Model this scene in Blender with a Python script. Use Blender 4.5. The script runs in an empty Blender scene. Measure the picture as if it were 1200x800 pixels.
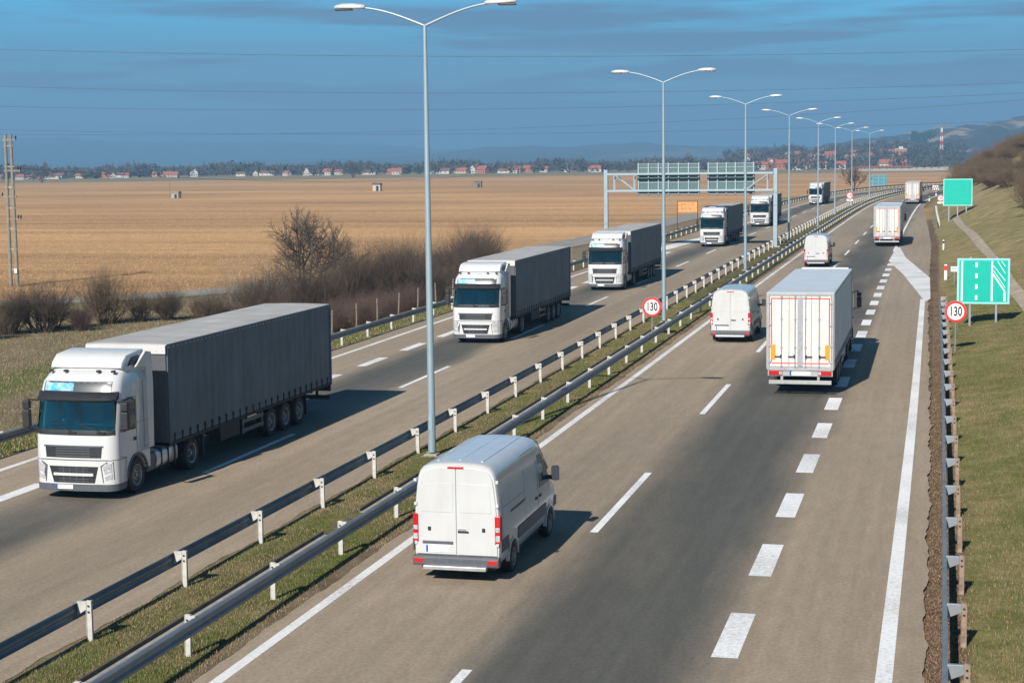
import bpy, math, random
import numpy as np
from mathutils import Vector, Matrix, Quaternion
R = math.radians
random.seed(7); NR = np.random.default_rng(11)
scn = bpy.context.scene
COL = scn.collection

# ------------------------------------------------------------------ camera, sky, sun, exposure
CAM_F, CAM_H, YAW, PITCH, ROLL = 2014.75 / 1200, 9.284, 0.2458, math.atan((400 - 185.51) / 2014.75), -0.0122
cam = bpy.data.cameras.new("camera"); camo = bpy.data.objects.new("camera", cam); COL.objects.link(camo)
cam.sensor_width = 36; cam.lens = CAM_F * 36; cam.clip_start = .5; cam.clip_end = 40000
_d = Vector((-math.sin(YAW) * math.cos(PITCH), math.cos(YAW) * math.cos(PITCH), -math.sin(PITCH)))
_r = Vector((math.cos(YAW), math.sin(YAW), 0)); _u = _r.cross(_d)
_r2 = _r * math.cos(ROLL) + _u * math.sin(ROLL); _u2 = _u * math.cos(ROLL) - _r * math.sin(ROLL)
mw = Matrix.Identity(4)
for i in range(3):
    mw[i][0] = _r2[i]; mw[i][1] = _u2[i]; mw[i][2] = -_d[i]
mw[2][3] = CAM_H
camo.matrix_world = mw
scn.camera = camo

SUN_EL = R(34.2); SUN_AZ = R(10.6)           # light travels towards +Y, a little to +X
sd = Vector((math.sin(SUN_AZ) * math.cos(SUN_EL), math.cos(SUN_AZ) * math.cos(SUN_EL), -math.sin(SUN_EL)))
sun = bpy.data.lights.new("sun", 'SUN'); sun.energy = 5.0; sun.angle = R(.5); sun.color = (1, .935, .85)
suno = bpy.data.objects.new("sun", sun); COL.objects.link(suno); suno.rotation_euler = sd.to_track_quat('-Z', 'Y').to_euler()

world = bpy.data.worlds.new("World"); scn.world = world; world.use_nodes = True
wn = world.node_tree; wn.nodes.clear()
def wnode(t, **k):
    n = wn.nodes.new(t)
    for a, b in k.items(): setattr(n, a, b)
    return n
wo = wnode('ShaderNodeOutputWorld'); bg = wnode('ShaderNodeBackground'); bg.inputs[1].default_value = .07
sky = wnode('ShaderNodeTexSky', sky_type='NISHITA', sun_disc=False)
sky.sun_elevation = SUN_EL; sky.sun_rotation = math.pi + SUN_AZ
sky.air_density = 1.0; sky.dust_density = .0; sky.ozone_density = 4.0; sky.altitude = 0
tc = wnode('ShaderNodeTexCoord'); mp = wnode('ShaderNodeMapping'); mp.inputs['Scale'].default_value = (1.5, 1.5, 22)
nz = wnode('ShaderNodeTexNoise'); nz.inputs['Scale'].default_value = 2.6; nz.inputs['Detail'].default_value = 8; nz.inputs['Roughness'].default_value = .55
cr = wnode('ShaderNodeValToRGB'); cr.color_ramp.elements[0].position = .46; cr.color_ramp.elements[1].position = .60
mp2 = wnode('ShaderNodeMapping'); mp2.inputs['Scale'].default_value = (2.5, 2.5, 40); mp2.inputs['Location'].default_value = (3, 1, 2)
nz2 = wnode('ShaderNodeTexNoise'); nz2.inputs['Scale'].default_value = 2.1; nz2.inputs['Detail'].default_value = 7
cr2 = wnode('ShaderNodeValToRGB'); cr2.color_ramp.elements[0].position = .52; cr2.color_ramp.elements[1].position = .72
tint = wnode('ShaderNodeMix', data_type='RGBA', blend_type='MULTIPLY'); tint.inputs[0].default_value = 1
tint.inputs[7].default_value = (.225, 1.12, 1.55, 1)
mixc = wnode('ShaderNodeMix', data_type='RGBA'); mixc.inputs[7].default_value = (1.22, 2.62, 4.35, 1)     # thin grey-blue stratus
mixd = wnode('ShaderNodeMix', data_type='RGBA'); mixd.inputs[7].default_value = (1.9, 4.1, 6.3, 1)
m1 = wnode('ShaderNodeMath', operation='MULTIPLY'); m1.inputs[1].default_value = .85
m2 = wnode('ShaderNodeMath', operation='MULTIPLY'); m2.inputs[1].default_value = .5
L = wn.links.new
L(tc.outputs['Generated'], mp.inputs[0]); L(mp.outputs[0], nz.inputs['Vector']); L(nz.outputs[0], cr.inputs[0])
L(tc.outputs['Generated'], mp2.inputs[0]); L(mp2.outputs[0], nz2.inputs['Vector']); L(nz2.outputs[0], cr2.inputs[0])
L(sky.outputs[0], tint.inputs[6]); L(tint.outputs[2], mixc.inputs[6]); L(cr.outputs[0], m1.inputs[0])
hz_ = wnode('ShaderNodeMapRange'); hz_.inputs[1].default_value = .095; hz_.inputs[2].default_value = .06; hz_.inputs[3].default_value = .1; hz_.inputs[4].default_value = .72
sx0 = wnode('ShaderNodeSeparateXYZ'); L(tc.outputs['Generated'], sx0.inputs[0]); L(sx0.outputs[2], hz_.inputs[0])
ma_ = wnode('ShaderNodeMath', operation='ADD', use_clamp=True); L(m1.outputs[0], ma_.inputs[0]); L(hz_.outputs[0], ma_.inputs[1]); L(ma_.outputs[0], mixc.inputs[0])
L(mixc.outputs[2], mixd.inputs[6]); L(cr2.outputs[0], m2.inputs[0]); L(m2.outputs[0], mixd.inputs[0])
# the unseen upper dome is dimmed to cut sky fill and deepen shadows
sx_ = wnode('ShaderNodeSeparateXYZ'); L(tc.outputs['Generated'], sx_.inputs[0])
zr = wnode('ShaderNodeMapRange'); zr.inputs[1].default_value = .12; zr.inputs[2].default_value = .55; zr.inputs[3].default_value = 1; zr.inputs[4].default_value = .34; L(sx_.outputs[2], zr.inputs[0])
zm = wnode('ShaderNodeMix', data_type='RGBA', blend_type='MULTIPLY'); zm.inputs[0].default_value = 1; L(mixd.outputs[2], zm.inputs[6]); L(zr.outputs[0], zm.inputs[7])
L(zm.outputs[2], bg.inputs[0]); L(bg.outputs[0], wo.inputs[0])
scn.view_settings.view_transform = 'Standard'; scn.view_settings.look = 'None'
scn.view_settings.exposure = 0.46; scn.view_settings.gamma = 1; scn.view_settings.use_curve_mapping = False
scn.cycles.max_bounces = 6; scn.cycles.volume_bounces = 0; scn.cycles.use_denoising = True
scn.cycles.transparent_max_bounces = 8

# ------------------------------------------------------------------ helpers
_cx = [-500, 0, 60, 120, 200, 266, 313, 345, 370, 392, 411, 438, 466, 496, 520, 560, 620, 2000]
_cy = [0, 0, 0, -.3, -.5, -.5, -.3, .4, 1.5, 3, 4.6, 7.6, 11.5, 18, 24, 37, 60, 640]
_yy = np.arange(-500, 2000, 2.0); _cc = np.interp(_yy, _cx, _cy)
_k = np.exp(-.5 * (np.arange(-16, 17) / 7.) ** 2); _k /= _k.sum(); _cs = np.convolve(np.pad(_cc, 16, mode='edge'), _k, mode='valid')
def cY(y): return np.interp(y, _yy, _cs)
def sl(y): return float((cY(y + 3) - cY(y - 3)) / 6)
def edgeR(y): return np.interp(y, [0, 50, 110, 180, 214, 300, 350, 900], [-.18, -.25, -.55, -.6, -1.1, -2.6, -3.3, -3.3])   # right edge of asphalt
def mslope(y): return np.interp(y, [0, 40, 100, 150, 200, 260, 330, 400, 620, 900], [.1, .12, .17, .25, .36, .58, .85, 1.0, .9, .5])
def fieldz(x, y): return -1.5 - .001 * np.minimum(np.hypot(x, y), 1500)
def ground_z(x, y):
    x = np.asarray(x, float); y = np.asarray(y, float)
    s = x - cY(y)
    fz = fieldz(x, y)
    t = np.clip((s + 36.5) / 5.5, 0, 1); t = t * t * (3 - 2 * t)
    left = fz * (1 - t) - .03 * t - .35 * np.exp(-((s + 37.5) / 1.4) ** 2)
    e = edgeR(y) + 1.2
    q = np.clip(s - e, 0, None); m = mslope(y)
    fade = np.clip(1 - (y - 620) / 200, 0, 1)
    H = 17.0 * fade * np.clip(1 - (s - 45) / 60., 0, 1)
    right = H * (1 - np.exp(-m * q / 17)) + .12 * np.sin(x * .9 + y * .13) * np.clip(q / 4, 0, 1) + .25 * np.sin(y * .11 + x * .3) * np.clip(q / 6, 0, 1) - .03
    right = np.where(y > 640, np.minimum(right, 8), right)
    right = right * np.clip(1 - (np.clip(y, 640, None) - 640) / 200, 0, 1) + fz * np.clip((y - 640) / 200, 0, 1)
    z = np.where(s < -28, left, np.where(s > e, right, -.06))
    z = np.where((s > -16.6) & (s < -12.7), -.01, z)
    return z
def gz(x, y): return float(ground_z(x, y))

def link(o, parent=None):
    COL.objects.link(o)
    if parent is not None: o.parent = parent
    return o
def thing(name, label, cat, loc=(0, 0, 0), rz=0, group=None):
    o = bpy.data.objects.new(name, None); link(o); o.location = loc; o.rotation_euler = (0, 0, rz); o.empty_display_size = .3
    return tag(o, label, cat, group)
def tag(o, label=None, cat=None, group=None, kind=None):
    if label: o['label'] = label
    if cat: o['category'] = cat
    if group: o['group'] = group
    if kind: o['kind'] = kind
    return o
KIDS = {}
def kids(o): return KIDS.get(o.name, [])
def copy_tree(o, parent=None, loc=None, rz=None, scale=None, label=None, group=None):
    c = o.copy(); COL.objects.link(c)
    if parent is not None:
        c.parent = parent; KIDS.setdefault(parent.name, []).append(c)
    for ch in list(kids(o)): copy_tree(ch, c)
    if loc is not None: c.location = loc
    if rz is not None: c.rotation_euler = (0, 0, rz)
    if scale is not None: c.scale = scale if hasattr(scale, '__len__') else (scale,) * 3
    if label: c['label'] = label
    if group: c['group'] = group
    return c

class MB:
    def __init__(s): s.v = []; s.f = []; s.m = []; s.mat = 0
    def add(s, vs, fs):
        n = len(s.v); s.v += [tuple(p) for p in vs]
        for f in fs: s.f.append(tuple(i + n for i in f)); s.m.append(s.mat)
        return s
    def box(s, x0, x1, y0, y1, z0, z1):
        return s.add([(x0, y0, z0), (x1, y0, z0), (x1, y1, z0), (x0, y1, z0), (x0, y0, z1), (x1, y0, z1), (x1, y1, z1), (x0, y1, z1)],
                     [(0, 3, 2, 1), (4, 5, 6, 7), (0, 1, 5, 4), (1, 2, 6, 5), (2, 3, 7, 6), (3, 0, 4, 7)])
    def prism_x(s, pr, x0, x1):            # profile (y,z) extruded along x
        n = len(pr); a = sum(pr[i][0] * pr[(i + 1) % n][1] - pr[(i + 1) % n][0] * pr[i][1] for i in range(n))
        if a < 0: pr = pr[::-1]
        if x0 > x1: x0, x1 = x1, x0
        vs = [(x0, p[0], p[1]) for p in pr] + [(x1, p[0], p[1]) for p in pr]
        fs = [tuple(range(n))[::-1], tuple(range(n, 2 * n))] + [(i, (i + 1) % n, n + (i + 1) % n, n + i) for i in range(n)]
        return s.add(vs, fs)
    def prism_y(s, pr, y0, y1):            # profile (x,z) extruded along y
        n = len(pr); a = sum(pr[i][0] * pr[(i + 1) % n][1] - pr[(i + 1) % n][0] * pr[i][1] for i in range(n))
        if a < 0: pr = pr[::-1]
        if y0 > y1: y0, y1 = y1, y0
        vs = [(p[0], y0, p[1]) for p in pr] + [(p[0], y1, p[1]) for p in pr]
        fs = [tuple(range(n)), tuple(range(n, 2 * n))[::-1]] + [((i + 1) % n, i, n + i, n + (i + 1) % n) for i in range(n)]
        return s.add(vs, fs)
    def loft(s, rings, cap=True, closed=True):
        n = len(rings[0]); vs = [p for r in rings for p in r]; fs = []
        for k in range(len(rings) - 1):
            for i in range(n if closed else n - 1):
                j = (i + 1) % n; fs.append((k * n + i, k * n + j, (k + 1) * n + j, (k + 1) * n + i))
        if cap: fs.append(tuple(range(n))[::-1]); fs.append(tuple(range((len(rings) - 1) * n, len(rings) * n)))
        return s.add(vs, fs)
    def tube(s, path, rad, seg=8, cap=True):
        path = [Vector(p) for p in path]
        if not hasattr(rad, '__len__'): rad = [rad] * len(path)
        rings = []; up = Vector((0, 0, 1))
        for i, p in enumerate(path):
            d = (path[min(i + 1, len(path) - 1)] - path[max(i - 1, 0)]).normalized()
            a = d.cross(up)
            if a.length < .05: a = d.cross(Vector((0, 1, 0)))
            a.normalize(); b = a.cross(d)
            rings.append([p + (a * math.cos(2 * math.pi * k / seg) + b * math.sin(2 * math.pi * k / seg)) * rad[i] for k in range(seg)])
        return s.loft(rings, cap)
    def lathe_x(s, prof, cx, cy, cz, seg=28, cap=True):    # prof (x offset, radius) around the x axis
        rings = [[(cx + x, cy + r * math.cos(2 * math.pi * k / seg), cz + r * math.sin(2 * math.pi * k / seg)) for k in range(seg)] for x, r in prof]
        return s.loft(rings, cap)
    def build(s, name, mats, parent=None, bevel=0, angle=32, seg=2):
        me = bpy.data.meshes.new(name); me.from_pydata(s.v, [], s.f)
        if not isinstance(mats, (list, tuple)): mats = [mats]
        for m in mats: me.materials.append(m)
        if len(mats) > 1: me.polygons.foreach_set('material_index', s.m)
        me.polygons.foreach_set('use_smooth', [True] * len(me.polygons)); me.update()
        me.set_sharp_from_angle(angle=R(angle))
        o = bpy.data.objects.new(name, me); link(o, parent)
        if parent is not None: KIDS.setdefault(parent.name, []).append(o)
        if bevel:
            b = o.modifiers.new('bevel', 'BEVEL'); b.width = bevel; b.segments = seg; b.limit_method = 'ANGLE'; b.angle_limit = R(35); b.harden_normals = True
        return o

def np_mesh(name, V, F, mats, parent=None, smooth=False, attrs=None, uv=None, matidx=None):
    """V (n,3), F (m,k) arrays."""
    V = np.asarray(V, np.float32); F = np.asarray(F, np.int32); k = F.shape[1]
    me = bpy.data.meshes.new(name); me.vertices.add(len(V)); me.vertices.foreach_set('co', V.ravel())
    me.loops.add(F.size); me.loops.foreach_set('vertex_index', F.ravel())
    me.polygons.add(len(F)); me.polygons.foreach_set('loop_start', np.arange(0, F.size, k, dtype=np.int32)); me.polygons.foreach_set('loop_total', np.full(len(F), k, np.int32))
    for m in (mats if isinstance(mats, (list, tuple)) else [mats]): me.materials.append(m)
    if matidx is not None: me.polygons.foreach_set('material_index', matidx)
    me.polygons.foreach_set('use_smooth', [smooth] * len(F))
    if attrs:
        for an, (ty, arr) in attrs.items():
            a = me.attributes.new(an, ty, 'POINT'); a.data.foreach_set('color' if 'COLOR' in ty else 'value', np.asarray(arr, np.float32).ravel())
    if uv is not None:
        u = me.uv_layers.new(name='UVMap'); u.data.foreach_set('uv', np.asarray(uv, np.float32)[F.ravel()].ravel())
    me.update(calc_edges=True); me.validate()
    o = bpy.data.objects.new(name, me); link(o, parent)
    if parent is not None: KIDS.setdefault(parent.name, []).append(o)
    return o

# ------------------------------------------------------------------ materials
def mat(name, col, rough=.6, metal=0., var=.0, scale=8, bump=0., bscale=40, spec=.5, coat=0., dirt=None, dirt_scale=3, dirt_amt=.5, emit=None, stretch=None):
    m = bpy.data.materials.new(name); m.use_nodes = True; t = m.node_tree; p = t.nodes['Principled BSDF']; lk = t.links.new
    p.inputs['Base Color'].default_value = (*col, 1); p.inputs['Roughness'].default_value = rough; p.inputs['Metallic'].default_value = metal
    p.inputs['Specular IOR Level'].default_value = spec; p.inputs['Coat Weight'].default_value = coat; p.inputs['Coat Roughness'].default_value = .08
    tc = t.nodes.new('ShaderNodeTexCoord')
    last = None
    if var > 0 or dirt:
        n = t.nodes.new('ShaderNodeTexNoise'); n.inputs['Scale'].default_value = scale; n.inputs['Detail'].default_value = 6; lk(tc.outputs['Object'], n.inputs['Vector'])
        r = t.nodes.new('ShaderNodeMapRange'); r.inputs[1].default_value = .3; r.inputs[2].default_value = .7; r.inputs[3].default_value = 1 - var; r.inputs[4].default_value = 1 + var
        lk(n.outputs[0], r.inputs[0])
        mx = t.nodes.new('ShaderNodeMix'); mx.data_type = 'RGBA'; mx.blend_type = 'MULTIPLY'; mx.inputs[0].default_value = 1; mx.inputs[6].default_value = (*col, 1)
        lk(r.outputs[0], mx.inputs[7]); last = mx.outputs[2]
        if dirt:
            n2 = t.nodes.new('ShaderNodeTexNoise'); n2.inputs['Scale'].default_value = dirt_scale; n2.inputs['Detail'].default_value = 9; n2.inputs['Roughness'].default_value = .65
            if stretch:
                ms = t.nodes.new('ShaderNodeMapping'); ms.inputs['Scale'].default_value = stretch; lk(tc.outputs['Object'], ms.inputs[0]); lk(ms.outputs[0], n2.inputs['Vector'])
            else: lk(tc.outputs['Object'], n2.inputs['Vector'])
            c2 = t.nodes.new('ShaderNodeMapRange'); c2.inputs[1].default_value = .45; c2.inputs[2].default_value = .75; c2.inputs[4].default_value = dirt_amt; lk(n2.outputs[0], c2.inputs[0])
            mx2 = t.nodes.new('ShaderNodeMix'); mx2.data_type = 'RGBA'; lk(c2.outputs[0], mx2.inputs[0]); lk(last, mx2.inputs[6]); mx2.inputs[7].default_value = (*dirt, 1); last = mx2.outputs[2]
        lk(last, p.inputs['Base Color'])
    if bump > 0:
        n = t.nodes.new('ShaderNodeTexNoise'); n.inputs['Scale'].default_value = bscale; n.inputs['Detail'].default_value = 5; lk(tc.outputs['Object'], n.inputs['Vector'])
        b = t.nodes.new('ShaderNodeBump'); b.inputs['Strength'].default_value = bump; b.inputs['Distance'].default_value = .02; lk(n.outputs[0], b.inputs['Height']); lk(b.outputs[0], p.inputs['Normal'])
    if emit: p.inputs['Emission Color'].default_value = (*emit, 1); p.inputs['Emission Strength'].default_value = 1
    return m

M = dict(
    white=mat('white_paint', (.61, .62, .62), .28, var=.03, scale=1.5, coat=.5, dirt=(.55, .52, .47), dirt_scale=2.2, dirt_amt=.22),
    vanwhite=mat('van_white', (.56, .575, .58), .24, var=.02, scale=1.5, coat=.6, dirt=(.44, .41, .36), dirt_scale=1.7, dirt_amt=.34, stretch=(1.3, 1.3, .5)),
    plasticw=mat('white_plastic', (.60, .60, .58), .45, var=.04, dirt=(.5, .47, .42), dirt_amt=.25),
    dark=mat('dark_plastic', (.022, .024, .027), .5, var=.2),
    grey=mat('grey_plastic', (.085, .095, .11), .5, var=.1, dirt=(.16, .15, .13), dirt_amt=.3),
    black=mat('black_rubber', (.014, .014, .015), .75, var=.25, scale=5, dirt=(.09, .08, .07), dirt_amt=.35),
    chassis=mat('chassis', (.018, .018, .02), .7, var=.3, dirt=(.08, .07, .06), dirt_amt=.4),
    rim=mat('rim', (.32, .32, .33), .45, .6, var=.15, dirt=(.1, .09, .08), dirt_amt=.5),
    alu=mat('aluminium', (.62, .63, .65), .35, .7, var=.08, dirt=(.3, .28, .26), dirt_amt=.3),
    tarp=mat('dark_tarp', (.075, .112, .138), .6, var=.2, scale=1.1, dirt=(.17, .19, .19), dirt_scale=1.6, dirt_amt=.75, bump=.35, bscale=3, stretch=(1, 1.6, .16)),
    tarprail=mat('tarp_rail', (.30, .31, .31), .6, var=.2, dirt=(.12, .11, .1), dirt_amt=.4),
    roof=mat('roof_tarp', (.43, .42, .40), .65, var=.12, scale=1.2, dirt=(.27, .26, .24), dirt_scale=.7, dirt_amt=.6, bump=.2, bscale=2),
    roofw=mat('white_roof', (.55, .62, .68), .5, var=.05, scale=1, dirt=(.45, .45, .43), dirt_scale=.6, dirt_amt=.4),
    wtarp=mat('white_tarp', (.66, .67, .68), .55, var=.06, scale=1.2, dirt=(.38, .36, .32), dirt_scale=1.5, dirt_amt=.5, stretch=(1, 1.6, .2)),
    door=mat('white_door', (.64, .64, .62), .4, var=.05, dirt=(.42, .39, .34), dirt_scale=2.0, dirt_amt=.45, stretch=(1.6, 1, .25)),
    frame=mat('grey_frame', (.42, .43, .43), .5, .3, var=.1, dirt=(.25, .23, .2), dirt_amt=.4),
    glass=mat('windscreen', (.012, .06, .085), .05, spec=1.0, coat=1.0, var=.5, scale=1.2, dirt=(.002, .007, .010), dirt_scale=1.3, dirt_amt=1.0),  # opaque glass: mottling painted in as cloud reflections, not dirt
    inner=mat('sun_blind_panel', (.04, .05, .06), .3),
    blue=mat('blue_panel', (.05, .35, .62), .35, var=.3, scale=3, dirt=(.75, .85, .9), dirt_scale=2.6, dirt_amt=1.0),
    red=mat('red_lens', (.48, .012, .015), .2, coat=.5),
    redtape=mat('red_tape', (.62, .06, .05), .5, var=.15),
    orange=mat('orange_plate', (.85, .30, .015), .5, var=.05),
    clear=mat('clear_lens', (.55, .57, .6), .12, .3, coat=.6, var=.3, scale=30),
    plate=mat('plate_white', (.8, .8, .8), .4), plateb=mat('plate_blue', (.02, .08, .5), .4),
    galv=mat('galvanised_steel', (.40, .44, .48), .42, .55, var=.14, scale=6, dirt=(.24, .22, .2), dirt_scale=3, dirt_amt=.35),
    rail=mat('rail_steel', (.21, .245, .275), .55, .4, var=.14, scale=2, dirt=(.13, .12, .11), dirt_scale=1.5, dirt_amt=.4),
    post=mat('post_steel', (.55, .54, .50), .6, .1, var=.12, scale=7, dirt=(.30, .25, .19), dirt_scale=4, dirt_amt=.5),
    rust=mat('rusty_post', (.23, .16, .115), .8, .0, var=.25, scale=9, dirt=(.42, .36, .30), dirt_scale=5, dirt_amt=.8),
    pole=mat('lamp_pole', (.34, .44, .49), .45, .35, var=.06, scale=2),
    lamphead=mat('lamp_head', (.60, .61, .60), .4, .2, var=.06), lampglass=mat('lamp_glass', (.06, .07, .08), .2),
    concrete=mat('concrete', (.36, .34, .30), .9, var=.18, scale=3, bump=.4, bscale=30, dirt=(.16, .14, .11), dirt_scale=2.5, dirt_amt=.5),
    gutter=mat('gutter_dark', (.10, .085, .065), .95, var=.35, scale=5),
    teal=mat('teal_sign', (.0, .44, .345), .45, var=.06, scale=1.2), tealedge=mat('teal_sign_border', (.30, .78, .68), .4),
    signw=mat('sign_white', (.82, .82, .80), .45), signr=mat('sign_red', (.72, .03, .03), .4), signk=mat('sign_black', (.015, .016, .02), .5),
    signback=mat('sign_back', (.10, .17, .17), .5, .3, var=.15), signback2=mat('sign_back_blue', (.05, .27, .33), .5, .2, var=.1),
    brick=mat('orange_board', (.80, .36, .13), .7, var=.15, scale=2, dirt=(.28, .12, .05), dirt_scale=3.2, dirt_amt=.55),
    wood=mat('weathered_wood', (.20, .17, .13), .9, var=.3, scale=6),
    twig=mat('twig_dark', (.082, .060, .044), .9, var=.6, scale=1.6),
    twigred=mat('twig_red', (.115, .072, .058), .9, var=.3, scale=.8),
    twigpale=mat('twig_pale', (.22, .185, .14), .9, var=.25, scale=.8),
    twigbrown=mat('twig_brown', (.13, .092, .056), .9, var=.5, scale=1.2),
    bark=mat('bark', (.085, .068, .052), .9, var=.3, scale=3),
    wood_far=mat('far_trees', (.065, .065, .055), .95, var=.4, scale=.02),
    evergreen=mat('evergreen', (.02, .055, .03), .9, var=.3, scale=.1),
    wallw=mat('house_wall_white', (.50, .49, .46), .8, var=.05), wallc=mat('house_wall_cream', (.46, .40, .31), .8, var=.06), wallb=mat('house_wall_brick', (.38, .16, .10), .8, var=.1),
    roofr=mat('roof_tile_red', (.33, .11, .075), .8, var=.2, scale=.6), roofb=mat('roof_tile_brown', (.19, .10, .075), .8, var=.2, scale=.6),
    pane=mat('house_pane', (.03, .04, .05), .2), cable=mat('cable', (.10, .11, .13), .6), masto=mat('mast_red', (.65, .05, .04), .5),
)
M['post2'] = mat('aged_concrete', (.24, .23, .19), .9, var=.2, scale=3, dirt=(.12, .11, .09), dirt_scale=1.5, dirt_amt=.6)
def glass_mat(name, tint, refl=.10):
    m = bpy.data.materials.new(name); m.use_nodes = True; t = m.node_tree; t.nodes.clear(); lk = t.links.new; N = t.nodes.new
    o = N('ShaderNodeOutputMaterial'); tr = N('ShaderNodeBsdfTransparent'); tr.inputs[0].default_value = (*tint, 1); gl = N('ShaderNodeBsdfGlossy'); gl.inputs['Roughness'].default_value = .03; gl.inputs[0].default_value = (.9, 1, .8, 1)
    fr = N('ShaderNodeFresnel'); fr.inputs[0].default_value = 1.5; ad = N('ShaderNodeMath'); ad.operation = 'ADD'; ad.inputs[1].default_value = refl; lk(fr.outputs[0], ad.inputs[0])
    mx = N('ShaderNodeMixShader'); lk(ad.outputs[0], mx.inputs[0]); lk(tr.outputs[0], mx.inputs[1]); lk(gl.outputs[0], mx.inputs[2]); lk(mx.outputs[0], o.inputs[0]); return m
M['screen'] = glass_mat('laminated_glass', (.40, .60, .65), .07)
M['seat'] = mat('seat_fabric', (.06, .07, .09), .9, var=.2); M['dash'] = mat('dashboard', (.05, .055, .06), .7); M['cabin'] = mat('cabin_lining', (.22, .24, .24), .9, var=.2, scale=2)
def paint_mat(name, wear, col=(.84, .85, .85)):
    m = bpy.data.materials.new(name); m.use_nodes = True; t = m.node_tree; p = t.nodes['Principled BSDF']; lk = t.links.new
    tc = t.nodes.new('ShaderNodeTexCoord')
    n = t.nodes.new('ShaderNodeTexNoise'); n.inputs['Scale'].default_value = 9; n.inputs['Detail'].default_value = 10; n.inputs['Roughness'].default_value = .75; lk(tc.outputs['Object'], n.inputs['Vector'])
    n3 = t.nodes.new('ShaderNodeTexNoise'); n3.inputs['Scale'].default_value = .35; n3.inputs['Detail'].default_value = 3; lk(tc.outputs['Object'], n3.inputs['Vector'])
    a = t.nodes.new('ShaderNodeMath'); a.operation = 'ADD'; lk(n.outputs[0], a.inputs[0])
    b = t.nodes.new('ShaderNodeMath'); b.operation = 'MULTIPLY'; b.inputs[1].default_value = .5; lk(n3.outputs[0], b.inputs[0]); lk(b.outputs[0], a.inputs[1])
    r = t.nodes.new('ShaderNodeMapRange'); r.inputs[1].default_value = .70; r.inputs[2].default_value = 1.0; r.inputs[4].default_value = wear; lk(a.outputs[0], r.inputs[0])
    mx = t.nodes.new('ShaderNodeMix'); mx.data_type = 'RGBA'; lk(r.outputs[0], mx.inputs[0]); mx.inputs[6].default_value = (*col, 1); mx.inputs[7].default_value = (.26, .235, .205, 1)
    lk(mx.outputs[2], p.inputs['Base Color']); p.inputs['Roughness'].default_value = .7
    return m
M['paint'] = paint_mat('road_paint', .75); M['paint2'] = paint_mat('road_paint_worn', .8, (.78, .78, .77)); M['paintg'] = paint_mat('gore_paint', .7, (.74, .745, .73))

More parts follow.
